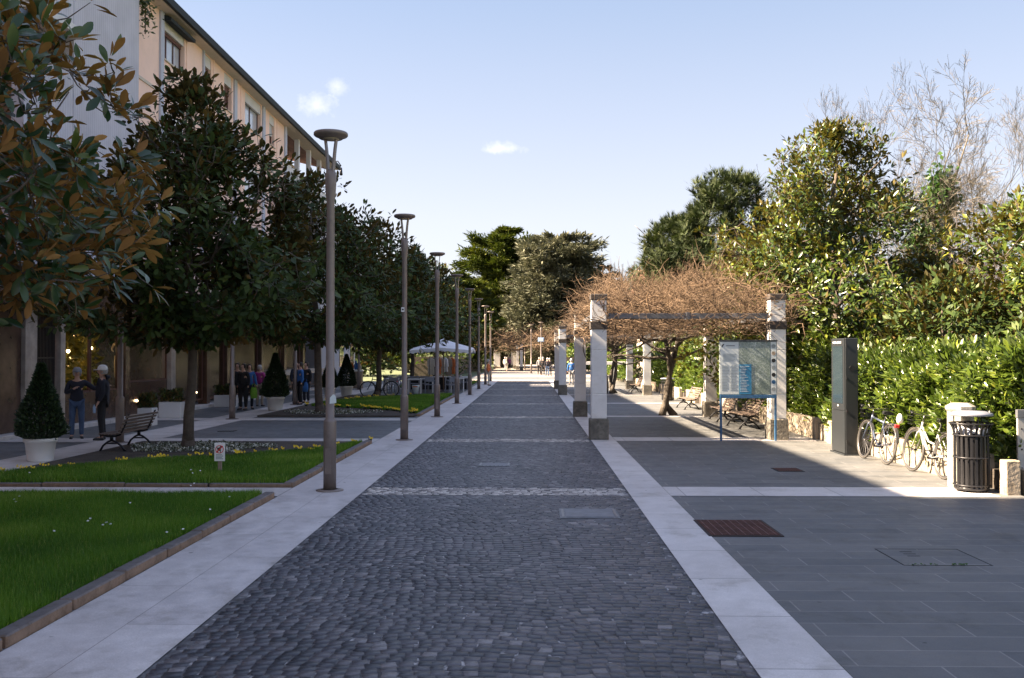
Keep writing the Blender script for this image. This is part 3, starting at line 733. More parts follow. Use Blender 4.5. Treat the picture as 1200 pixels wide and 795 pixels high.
# ------------------------------------------------------------------ pergolas
CXL, CXR, CY0 = 1.62, 5.80, 22.22
def column_parts(root, x, y, top=3.42):
    mb = MB()
    z0 = .50
    for a, b_ in ((z0, 1.07), (1.078, 2.10), (2.108, 2.60)): mb.box((x - .18, y - .18, a), (x + .18, y + .18, b_), .008)
    mb.box((x - .17, y - .17, .4), (x + .17, y + .17, 2.6))
    mb.box((x - .175, y - .175, 2.775), (x + .175, y + .175, 3.28), .008)
    c = mb.build('column', M['white_paint'], root)
    mb = MB(); mb.box((x - .225, y - .225, -.01), (x + .225, y + .225, .497), .025); mb.build('base_block', M['block'], c)
    mb = MB(); mb.box((x - .205, y - .205, 2.585), (x + .205, y + .205, 2.78), .012); mb.build('band', M['band'], c)
    mb = MB(); mb.box((x - .2, y - .2, 3.275), (x + .2, y + .2, 3.42), .015); mb.build('cap', M['band'], c)
def pergola(name, y0, y1, label, group='pergolas beside the road', cxl=CXL, cxr=CXR, n=2):
    r = empty('pergola', (0, 0, .01)); tag(r, label, 'pergola', group)
    ys_ = [y0 + (y1 - y0) * i / (n - 1) for i in range(n)]
    for x in (cxl, cxr):
        for y in ys_: column_parts(r, x, y)
    for y in ys_:
        mb = MB(); mb.box((cxl + .2, y - .15, 2.84), (cxr - .2, y - .08, 2.965), .004); mb.box((cxl + .2, y + .08, 2.84), (cxr - .2, y + .15, 2.965), .004)
        mb.box((cxl + 2.05, y - .17, 2.82), (cxl + 2.12, y + .17, 2.985), .004); mb.build('beam', M['beam'], r)
    for x in (cxl, cxr):
        mb = MB(); mb.box((x - .15, y0 + .2, 2.84), (x - .08, y1 - .2, 2.965), .004); mb.box((x + .08, y0 + .2, 2.84), (x + .15, y1 - .2, 2.965), .004); mb.build('beam', M['beam'], r)
    mb = MB()
    k = int((y1 - y0) / .8)
    for i in range(1, k):
        y = y0 + (y1 - y0) * i / k; mb.tube([(cxl, y, 2.98), (cxr, y, 2.98)], .008, 4, cap=False)
    mb.build('wire', M['black'], r)
    return r
pergola('pergola', CY0, CY0 + 8.15, 'nearest white-columned pergola with dark bands, map board in front of it')
pergola('pergola', CY0 + 24.45, CY0 + 32.6, 'second white-columned pergola, farther along the right of the road')

def tangle(x0, x1, y0, y1, zb, zt, n, seed, r=.009, over=.5, seg=5, L=1.0):
    """bare wisteria twigs: thin curved three-sided tubes"""
    rg = np.random.default_rng(seed); V = []; Fc = []; base = 0
    S = 3; K = seg + 1
    px = rg.uniform(x0 - over, x1 + over, n); py = rg.uniform(y0 - over, y1 + over, n)
    edge = np.minimum(np.minimum(px - x0 + over, x1 + over - px), np.minimum(py - y0 + over, y1 + over - py)) / .9
    dome = zb + (zt - zb) * (.45 + .55 * np.clip(edge, 0, 1) ** .6) * (.85 + .2 * np.sin(px * 2.1 + py) * np.sin(py * 1.3 + seed) + .08 * rg.normal(size=n))
    pz = zb + (dome - zb) * rg.random(n) ** .75
    d = rg.normal(size=(n, 3)); d[:, 2] = np.abs(d[:, 2]) * .5 - .12 + .5 * (pz - zb) / (zt - zb); d = nrmz(d)
    ln = L * (.35 + rg.random(n)) ; p = np.stack([px, py, pz], 1); rad = r * (.5 + 1.0 * rg.random(n) ** 3)
    thick = rg.random(n) < .05; rad[thick] *= 2.0; ln[thick] *= 1.1
    allv = np.empty((n, K, S, 3))
    for k in range(K):
        u = nrmz(np.cross(d, [0, 0, 1.0]) + 1e-4); w = np.cross(d, u)
        rr = (rad * (1 - .75 * k / seg))[:, None]
        for s in range(S):
            a = 2 * PI * s / S; allv[:, k, s] = p + (u * math.cos(a) + w * math.sin(a)) * rr
        p = p + d * (ln / seg)[:, None]; d = nrmz(d + rg.normal(size=(n, 3)) * .38)
    fc = []
    for k in range(seg):
        for s in range(S): fc += [k * S + s, k * S + (s + 1) % S, (k + 1) * S + (s + 1) % S, (k + 1) * S + s]
    fc = np.array(fc); Fa = (np.arange(n)[:, None] * (K * S) + fc[None, :]).ravel()
    return allv.reshape(-1, 3), Fa
def vine(name, stems, reg, n, seed, label, trunks=True, **kw):
    r = empty(name, (stems[0][0], stems[0][1], 0)); tag(r, label, 'vine', 'bare wisterias trained over pergolas')
    ox, oy = stems[0][0], stems[0][1]
    x0, x1, y0, y1, zb, zt = reg
    V, Fa = tangle(x0 - ox, x1 - ox, y0 - oy, y1 - oy, zb, zt, n, seed, **kw); raw_mesh('twigs', V, Fa, 4, M['twig_wist'] if seed == 21 else M['twig_brown'], parent=r)  # second vine gets duller twigs, its shade put into the colour
    mb = MB()
    for i, (sx, sy, tw) in enumerate(stems):
        p = [(sx - ox, sy - oy, -.03)]
        lean = tw
        for k in range(1, 10):
            t = k / 9; p.append((sx - ox + lean * math.sin(t * 3.4 + i) * .22 + lean * t * .1, sy - oy + .12 * math.sin(t * 5 + i), 2.75 * t))
        rr = [.105 - .04 * k / 9 + .012 * math.sin(k * 2.3 + i) for k in range(10)]; rr[0] = .13
        if kw.get('r', .009) > .02: pass
        mb.tube(p, rr, 10)
        e = Vector(p[-1])
        for q in range(9):
            a = q * .7 + i; L_ = random.uniform(1.2, 2.6)
            s0 = Vector(p[random.randint(6, 9)])
            pts = [s0]
            d = Vector((math.cos(a), math.sin(a), .35))
            for w in range(7):
                d = (d + Vector((random.gauss(0, .3), random.gauss(0, .3), random.gauss(-.03, .18)))).normalized(); pts.append(pts[-1] + d * L_ / 7)
                if pts[-1].z > zt - .3: d.z = -abs(d.z) * .3
            mb.tube(pts, [.06 * (1 - w / 9) * random.uniform(.7, 1) + .006 for w in range(8)], 6)
    mb.build('trunk', M['wood_vine'], r)
    return r
v1 = vine('wisteria', [(4.34, 31.0, 1), (4.78, 31.15, -1.1)], (1.75, 6.0, 22.1, 31.4, 2.5, 4.05), 8800, 21, 'leafless orange-brown wisteria tangle on twin dark trunks over the nearest pergola', r=.010, L=.8, over=.3)
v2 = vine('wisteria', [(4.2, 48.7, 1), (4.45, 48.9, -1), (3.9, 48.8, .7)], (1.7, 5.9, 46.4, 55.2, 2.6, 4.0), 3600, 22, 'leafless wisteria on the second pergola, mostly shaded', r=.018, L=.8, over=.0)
# hanging loop of bare vine between columns and trunk
mb = MB(); pts = []
for k in range(13):
    t = k / 12; pts.append((1.95 + 2.3 * t - 4.36, -1.0 - .5 * t, 2.6 - .95 * math.sin(t * PI) ** .8 + .1 * t))
mb.tube(pts, [.028 - .012 * t / 12 for t in range(13)], 7)
mb.tube([(x - .15 + .2 * math.cos(a) - .1, y, z) for a, x, y, z in [(k * .5, -2.2, -1.1, 2.25 + .4 * math.sin(k * .5)) for k in range(13)]], .018, 6)
mb.build('hanging_loop', M['wood_vine'], v1)

# far third pergola row (left of the vanishing point)
r = empty('pergola', (0, 0, 0)); tag(r, 'farthest pergola, small white sunlit columns in a row at the road end', 'pergola', 'pergolas beside the road')
for px, z in ((611, 118), (606.5, 126), (603.2, 134), (600.3, 142), (598, 150)): column_parts(r, (px - VX) * z / F, z)
V, Fa = tangle(-6, 10, 112, 160, 2.4, 4.8, 5200, 31, r=.035, L=2.2, seg=4); o = raw_mesh('wisteria', V, Fa, 4, M['twig_wist']); tag(o, 'pale brown bare vine mass over the farthest pergola', 'vine', 'bare wisterias trained over pergolas')
r = empty('stone_pillar', ((582.5 - VX) * 138 / F, 138, 0)); tag(r, 'lone white pillar with dark band, left of the far lamps at the road end', 'pillar')
mb = MB(); mb.box((-.45, -.45, .3), (.45, .45, 2.3), .02); mb.box((-.4, -.4, 2.5), (.4, .4, 3.1), .02); mb.build('shaft', M['white_paint'], r); mb = MB(); mb.box((-.5, -.5, 2.28), (.5, .5, 2.52), .02); mb.box((-.5, -.5, 3.08), (.5, .5, 3.3)); mb.build('band', M['band'], r)
mb = MB(); mb.box((-.52, -.52, 0), (.52, .52, .32), .03); mb.build('base_block', M['wall_stone'], r)
V, Fa = tangle(-17, -7, 140, 175, 2.4, 4.9, 3000, 32, r=.04, L=2.4, seg=4); o = raw_mesh('wisteria', V, Fa, 4, M['twig_wist']); tag(o, 'pale brown bare vine mass behind the lone white pillar at the road end', 'vine', 'bare wisterias trained over pergolas')

# ------------------------------------------------------------------ town map board
r = empty('map_board', (4.39, 21.78, .012)); tag(r, 'glazed town map board on blue legs before the nearest pergola', 'map board')
wd = 1.30; zt = 2 + (416 - 401) * 21.78 / F; zb = 2 - (463 - 416) * 21.78 / F
for x in (0, wd - .045):
    mb = MB(); mb.box((x, 0, -.01), (x + .045, .05, zb), .004); mb.build('leg', M['blue'], r)
mb = MB(); mb.box((0, -.012, zb - .085), (wd, .062, zb - .005), .004); mb.build('rail', M['blue'], r)
mb = MB(); mb.box((-.01, .0, zb), (wd + .01, .05, zt), .004); mb.build('board', M['greyprint'], r)
mb = MB(); mb.box((-.02, -.02, zt), (wd + .02, .07, zt + .035), .006); mb.build('top_trim', M['kiosk'], r)
def rect(name, x0, z0, x1, z1, mat, y=-.006, d=.005):
    mb = MB(); mb.box((x0, y - d, z0), (x1, y, z1)); return mb.build(name, mat, r)
rect('text_panel', .01, zb + .01, .43, zt - .01, M['paper'], 0)
mp = MB(); mp.box((.445, -.0065, zb + .01), (1.155, -.001, zt - .01)); mp.build('town_map', M['map'], r)
rect('legend_panel', .445, zb + .01, .72, zb + .70, M['bluep'], -.0075)
rect('icon_strip', 1.17, zb + .01, 1.292, zt - .01, M['paper'], 0)
random.seed(5)
for c_ in range(2):
    mb = MB()
    for k in range(17):
        z = zb + .66 - k * .035; mb.box((.035 + c_ * .2, -.0075, z), (.035 + c_ * .2 + random.uniform(.12, .175), -.0055, z + .009))
    mb.build('text_column', M['greyprint'], r)
mb = MB()
for k in range(6): mb.box((.06, -.0075, zb + .78 + k * .03), (.06 + random.uniform(.2, .32), -.0055, zb + .788 + k * .03))
mb.build('text_block', M['greyprint'], r); mb = MB(); mb.box((.14, -.0075, zt - .11), (.34, -.0055, zt - .085)); mb.build('heading', M['greyprint'], r)
mb = MB(); mb.prism([(.035, zt - .13), (.06, zt - .13), (.1, zt - .06), (.075, zt - .06), (.05, zt - .08)], -.0075, -.0055, 'Y'); mb.build('emblem', M['black'], r)
mb = MB()
for k in range(17): z = zb + .645 - k * .036; mb.box((.46, -.0145, z), (.475, -.0127, z + .014)); mb.box((.485, -.0145, z), (.485 + random.uniform(.08, .2), -.0127, z + .01))
mb.build('legend_lines', M['paper'], r)
for k, mt in enumerate(('greyprint', 'tan', 'black', 'greyprint', 'black', 'shrub_p', 'greyprint')):
    z = zt - .11 - k * .165; mb = MB(); mb.cyl((1.231, -.0075, z), (1.231, -.0052, z), .047, n=18); mb.build('icon', M.get(mt, M['blue']), r)

# ------------------------------------------------------------------ info kiosk
r = empty('information_totem', (6.22, 18.7, .01)); tag(r, 'tall dark grey electronic information totem standing before the hedge', 'totem')
kw_, kd, kh = .27, .80, 2.32
mb = MB(); mb.box((-.03, -.03, -.01), (kw_ + .03, kd + .03, .03), .005); mb.build('foot_plate', M['kiosk'], r)
mb = MB(); mb.box((.02, 0, .03), (kw_, kd, kh), .008); mb.build('body', M['kiosk'], r)
mb = MB(); mb.box((0, .008, .88), (.018, kd - .008, kh - .004), .004); a = mb.build('door_panel', M['kiosk'], r)
mb = MB(); mb.box((0, .008, .04), (.018, kd - .008, .872), .004); mb.build('lower_panel', M['kiosk'], r)
mb = MB(); mb.box((-.004, .1, 1.02), (0, kd - .1, kh - .16)); mb.build('screen', M['screen'], a)
mb = MB()
for k in range(4): mb.box((-.0055, .16, 1.35 + k * .17), (-.0042, .16 + random.uniform(.2, .45), 1.262 + k * .09))
pass
mb = MB()
for k, w in enumerate((.05, .04, .055, .03, .05, .045, .035)): mb.box((-.004, kd - .16 - k * .075, kh - .1), (0, kd - .16 - k * .075 + w, kh - .065))
mb.build('header_letters', M['white'], a)
mb = MB(); mb.box((-.004, .37, .955), (0, .42, .985)); mb.build('button', M['white'], a)
for z in (.25, .85, 1.5, 2.15):
    mb = MB(); mb.box((.03, -.012, z), (.06, .002, z + .05), .003); mb.build('hinge', M['black'], r)
mb = MB(); mb.cyl((.15, -.004, 1.72), (.15, .001, 1.72), .06, n=20); mb.build('speaker_grille', M['black'], r)

# ------------------------------------------------------------------ bench
def make_bench():
    r = empty('bench'); n = 7
    prof = [(.20, .435), (.12, .43), (.04, .425), (-.04, .425), (-.12, .43), (-.2, .445)]
    mb = MB()
    for (y, z) in prof: mb.obox((0, -y, z + .015), (1.62, .066, .028), bev=.006)
    mb.build('seat', M['wood_slat'], r)
    mb = MB()
    for k in range(5):
        t = k / 4; mb.obox((0, .235 + .16 * t, .53 + .34 * t), (1.62, .024, .062), rx=-.4, bev=.006)
    mb.build('backrest', M['wood_slat'], r)
    for s in (-1, 1):
        mb = MB(); x = s * .66
        mb.tube([(x, -.27, 0), (x, -.2, .14), (x, -.09, .24), (x, .0, .28)], [.028, .026, .024, .03], 8)
        mb.tube([(x, .32, 0), (x, .22, .14), (x, .1, .24), (x, .0, .28)], [.028, .026, .024, .03], 8)
        mb.tube([(x, -.23, .40), (x, -.1, .385), (x, .1, .385), (x, .2, .42), (x, .3, .65), (x, .39, .93), (x, .42, .95)], [.022, .024, .026, .026, .024, .02, .014], 8)
        mb.tube([(x, 0, .27), (x, 0, .4)], .04, 8); mb.tube([(x, -.14, .2), (x, .14, .2)], .02, 6)
        mb.tube([(x, -.23, .40), (x, -.26, .37), (x, -.24, .35)], .018, 6)
        mb.box((x - .045, -.31, -.005), (x + .045, -.22, .012)); mb.box((x - .045, .27, -.005), (x + .045, .36, .012))
        mb.build('iron_leg', M['black'], r)
    return r
bench = make_bench()
GB = 'wooden slatted benches with iron legs'
bench.scale = (1, .88, .8); place(bench, (-8.45, 19.5, .05), -PI / 2, 'slatted wooden bench with black iron legs on the bare soil, facing the shops'); tag(bench, None, 'bench', GB)
# local -Y is the sitting side: rz=-pi/2 turns it towards -X
for x, y, rz, lab in ((5.82, 25.9, -PI / 2 + .04, 'slatted bench nearest the map board, seen under its right half'), (5.78, 28.5, -PI / 2 - .03, 'slatted bench seen under the left half of the map board'),
                      (5.82, 34.9, -PI / 2 + .06, 'sunlit slatted bench left of the far right column of the nearest pergola'), (5.6, 50.4, -PI / 2, 'distant bench in the shade inside the second pergola')):
    b2 = copy_tree(bench); place(b2, (x, y, .01), rz, lab, (1, .92, .87)); tag(b2, None, 'bench', GB)

# ------------------------------------------------------------------ slatted litter bin
def make_bin():
    r = empty('litter_bin')
    mb = MB(); mb.lathe([(0, .03), (.235, .03), (.24, .06), (.225, .08), (0, .08)], n=28, cap=False)
    for k in range(4): a = k * PI / 2 + .7; mb.cyl((math.cos(a) * .17, math.sin(a) * .17, -.01), (math.cos(a) * .17, math.sin(a) * .17, .05), .03, n=8)
    mb.build('base', M['black'], r)
    mb = MB(); N = 22
    for k in range(N):
        a = 2 * PI * k / N; c, s = math.cos(a), math.sin(a)
        prof = [(.232, .06), (.235, .2), (.232, .82), (.245, .90), (.29, .99)]
        for (r0, z0), (r1, z1) in zip(prof[:-1], prof[1:]):
            w = .017; t = .005
            n = len(mb.v)
            for rr, zz in ((r0, z0), (r1, z1)):
                for u, q in ((-w, -t), (w, -t), (w, t), (-w, t)): mb.v.append((c * (rr + q) - s * u, s * (rr + q) + c * u, zz))
            for q in ((0, 1, 5, 4), (1, 2, 6, 5), (2, 3, 7, 6), (3, 0, 4, 7)): mb._f(tuple(n + i for i in q))
    mb.build('slats', M['black'], r)
    for z, rr in ((.1, .245), (.5, .245), (.82, .245), (.99, .293)):
        mb = MB(); mb.tube([(math.cos(k * PI / 16) * rr, math.sin(k * PI / 16) * rr, z) for k in range(32)], .011, 6, closed=True); mb.build('ring', M['black'], r)
    mb = MB(); mb.lathe([(.19, .09), (.2, .84), (.205, .86)], n=24, cap=False); mb.lathe([(0, .5), (.19, .5)], n=24, cap=False); mb.build('liner', M['black'], r)
    mb = MB(); mb.lathe([(0, 1.175), (.2, 1.165), (.29, 1.14), (.3, 1.11), (.29, 1.10), (0, 1.12)], n=32, cap=False)
    l = mb.build('hood', M['lid'], r)
    for k in range(3):
        mb = MB(); a = k * 2.09 + .5; mb.cyl((math.cos(a) * .23, math.sin(a) * .23, .9), (math.cos(a) * .23, math.sin(a) * .23, 1.115), .009, n=6); mb.build('hood_support', M['black'], l)
    return r
M['lid'] = simple('grey_lid', (.2, .21, .25), .45, .2, var=.1, bmp=.05)
bn = make_bin(); place(bn, (6.44, 13.85, .012), 0, 'black slatted litter bin with flared rim and round grey hood, before the pale post', (1.0, 1.0, 1.0)); tag(bn, None, 'litter bin', 'litter bins')
mb = MB(); 
V = []
t = MB(); t.lathe([(.19, .6), (.215, .86), (.235, .92), (.25, .90), (.255, .84)], n=30, cap=False)
for i, v in enumerate(t.v): t.v[i] = (v[0] * (1 + .04 * math.sin(i * 2.7)), v[1] * (1 + .04 * math.sin(i * 1.9)), v[2] + .02 * math.sin(i * 1.3))
o = t.build('bin_bag', M['cloth_white']); o.location = (6.44, 13.85, .012); o.scale = (.86, .86, 1); tag(o, 'crumpled pale plastic bag lining the top of the near litter bin', 'bin bag')
b2 = copy_tree(bn); place(b2, (6.0, 41, .01), 0, 'dark round litter bin deep in shade, behind the wisteria trunk', (1.1, 1.1, .85)); tag(b2, None, 'litter bin', 'litter bins')

# stone post behind the bin (octagonal with cap)
r = empty('stone_post', (6.50, 14.32, .012)); tag(r, 'pale octagonal stone post with a chamfered cap behind the litter bin', 'post')
def octp(mb, rad, z0, z1, r2=None):
    n = len(mb.v)
    for rr, z in ((rad, z0), (r2 or rad, z1)):
        for k in range(8): a = PI / 8 + k * PI / 4; mb.v.append((rr * math.cos(a), rr * math.sin(a), z))
    for k in range(8): mb._f((n + k, n + (k + 1) % 8, n + 8 + (k + 1) % 8, n + 8 + k))
    mb._f(tuple(n + 8 + k for k in range(8))); mb._f(tuple(n + k for k in reversed(range(8))))
mb = MB(); octp(mb, .185, -.01, 1.14); mb.build('shaft', M['pillar_stone'], r)
mb = MB(); octp(mb, .195, 1.142, 1.17, .21); octp(mb, .212, 1.171, 1.21); octp(mb, .21, 1.211, 1.26, .13); mb.build('cap', M['pillar_stone'], r)
# perforated post at the right edge
r = empty('perforated_post', (7.16, 13.85, .0)); tag(r, 'narrow grey perforated plank post with dark top bracket at the right edge', 'post')
mb = MB(); mb.box((-.055, -.02, .02), (.055, .02, 1.1), .003); mb.build('plank', M['chromeg'] if 'chromeg' in M else M['pillar_grey'] if 'pillar_grey' in M else simple('grey_steel', (.42, .40, .38), .5, .2), r)
for z in (.1, .35, .62, .92):
    mb = MB(); mb.cyl((0, -.0225, z), (0, -.0195, z), .013, n=10); mb.build('hole', M['dark'], r)
mb = MB(); mb.box((-.065, -.03, 1.08), (.065, .03, 1.2), .004); mb.build('bracket', M['iron'], r)

# ------------------------------------------------------------------ low wall with blocks
r = empty('low_wall', (WX, 14, 0)); tag(r, 'low pale stone planter wall running along the foot of the hedge', 'wall')
mb = MB(); y = 14.95
while y < 21.0:
    l = random.uniform(.9, 1.2); mb.box((0, y - 14, -.02), (.14, min(y + l, 21.0) - 14 - .012, .47 + random.gauss(0, .004)), .012); y += l
mb.build('wall_panel', M['wall_stone'], r)
y = 22.6
while y < 60: 
    mb = MB(); mb.box((0, y - 14, -.02), (.14, y + 2.6 - 14, .5), .012); mb.build('wall_panel', M['wall_stone'], r); y += 4.0
mb = MB(); y = 21.15
for (a, b_) in ((13.45, 13.65), (14.2, 14.42), (21.1, 21.4), (22.25, 22.5)):
    mb = MB(); mb.box((0 if a < 20 else -.03, a - 14, -.02), (.21, b_ - 14, .52 if a > 14 else .50), .015); mb.build('pier', M['wall_stone'], r)
mb = MB(); mb.box((.3, 13.5 - 14, -.02), (.38, 14.9 - 14, .36), .01); mb.box((.05, 21.4 - 14, -.02), (.15, 22.25 - 14, .38), .01); mb.build('wall_panel', M['wall_stone'], r)
poly('planting_soil', [(6.9, 13.6), (14, 13.6), (14, 75), (6.9, 75)], .3, M['soil'], .31)

# ------------------------------------------------------------------ covers in the paving
def cover(name, x0, y0, x1, y1, z, mat, label, cat, bars=0, frame=None, axis=0, hole=None):
    r = empty(name, ((x0 + x1) / 2, (y0 + y1) / 2, z)); tag(r, label, cat); a, b_ = (x1 - x0) / 2, (y1 - y0) / 2
    mb = MB(); mb.box((-a, -b_, -.02), (a, b_, .004)); mb.build('frame', frame or mat, r)
    mb = MB()
    if bars:
        n = bars
        if axis == 0:
            for k in range(n): y = -b_ + .03 + (2 * b_ - .06) * (k + .5) / n; mb.box((-a + .03, y - .006, .0045), (a - .03, y + .006, .011))
            for k in range(9): x = -a + .03 + (2 * a - .06) * (k + .5) / 9; mb.box((x - .006, -b_ + .03, .0046), (x + .006, b_ - .03, .0105))
        else:
            for k in range(n): x = -a + .03 + (2 * a - .06) * (k + .5) / n; mb.box((x - .007, -b_ + .03, .0045), (x + .007, b_ - .03, .011))
    else: mb.box((-a * .8, -b_ * .85, .0045), (a * .8, b_ * .85, .010), .002)
    mb.build('cover' if not bars else 'grating', mat, r)
    if hole is not None:
        for s in (-1, 1):
            mb = MB(); mb.box((s * a * .9 - .015, -b_ * .85, .0045), (s * a * .9 + .015, b_ * .85, .010), .002); mb.build('edge_bar', M['chrome'], r)
    return r
cover('drain_cover', .37, 11.45, 1.10, 12.15, .014, M['iron'], 'rectangular steel drain cover in the right half of the cobbled road', 'drain cover', hole=1)
cover('drain_cover', -.92, 16.75, -.36, 17.25, .014, M['iron'], 'small dark drain cover in the middle of the cobbled road, beyond the pale cobble band', 'drain cover', bars=7, axis=1, hole=1)
cover('drain_grate', 1.96, 10.35, 2.78, 11.35, .016, M['rust'], 'square rusty drain grating set beside the pale pavement strip', 'drain grate', bars=24, frame=M['rust_dark'])
cover('drain_grate', 4.22, 16.1, 4.68, 16.6, .011, M['rust'], 'small rusty drain grating in the right paving beyond the pale cross strip', 'drain grate', bars=8, frame=M['dark'])
cover('drain_grate', -8.1, 24.2, -7.7, 24.6, .011, M['iron'], 'small iron grating in the left plaza paving', 'drain grate', bars=8, frame=M['dark'])
r = empty('manhole_cover', (3.95, 9.35, .0105)); tag(r, 'paved-in manhole cover with three dark slots and dark seams in the right paving', 'manhole cover')
mb = MB()
for x0, y0, x1, y1 in ((-.42, -.38, .42, -.366), (-.42, .366, .42, .38), (-.42, -.366, -.408, .366), (.408, -.366, .42, .366)): mb.box((x0, y0, -.002), (x1, y1, .0016))
mb.build('seam', M['dark'], r)
mb = MB(); mb.box((-.405, -.363, -.002), (.405, .363, .0012)); mb.build('cover', M['right_slab'], r)
for k in range(3):
    mb = MB(); mb.box((-.22, .02 + k * .1, .0013), (-.1, .045 + k * .1, .0025)); mb.build('slot', M['dark'], r)
mb = MB()
for k in range(26):
    x = -.42 + random.random() * .6; a = random.random() * 6; mb.quad((x, -.37, .003), (x + math.cos(a) * .03, -.37 + math.sin(a) * .03, .018), (x + math.cos(a + .9) * .03, -.37 + math.sin(a + .9) * .03, .012))
o = mb.build('moss', M['grass']); o.location = r.location; tag(o, 'green moss and tiny weeds growing along the seam of the manhole', 'moss', kind='stuff')

# ------------------------------------------------------------------ no-dogs sign
sx, sy = G(257, 560); sy = 15.3
r = empty('lawn_sign', ((256 - VX) * sy / F, sy, .06), .06); tag(r, 'small white no-dogs sign on a short wooden stake in the second lawn', 'sign')
mb = MB(); mb.box((-.03, 0, -.05), (.03, .035, .5), .004); mb.build('stake', M['stake'] if 'stake' in M else simple('weathered_stake', (.28, .21, .16), .85, var=.2), r)
mb = MB(); mb.box((-.085, -.012, .2), (.085, -.001, .5), .004); p = mb.build('sign_plate', M['white'], r)
mb = MB(); mb.prism([(-.03, .34), (-.022, .34), (-.018, .37), (.004, .37), (.008, .34), (.018, .34), (.02, .4), (.028, .43), (.035, .44), (.03, .455), (.012, .455), (.008, .43), (-.028, .415), (-.045, .445), (-.05, .44), (-.036, .4)], -.015, -.0125, 'Y'); mb.build('dog_symbol', M['black'], p)
mb = MB(); mb.obox((0, -.0165, .395), (.015, .002, .15), ry=.8); mb.tube([(math.cos(k * PI / 12) * .062, -.0165, .395 + math.sin(k * PI / 12) * .062) for k in range(24)], .006, 5, closed=True); mb.build('red_bar', M['red'], p)
mb = MB()
for k in range(4): mb.box((-.06, -.0145, .235 + k * .022), (.06 - .02 * (k % 2), -.0125, .245 + k * .022))
mb.build('text_lines', M['greyprint'], p)
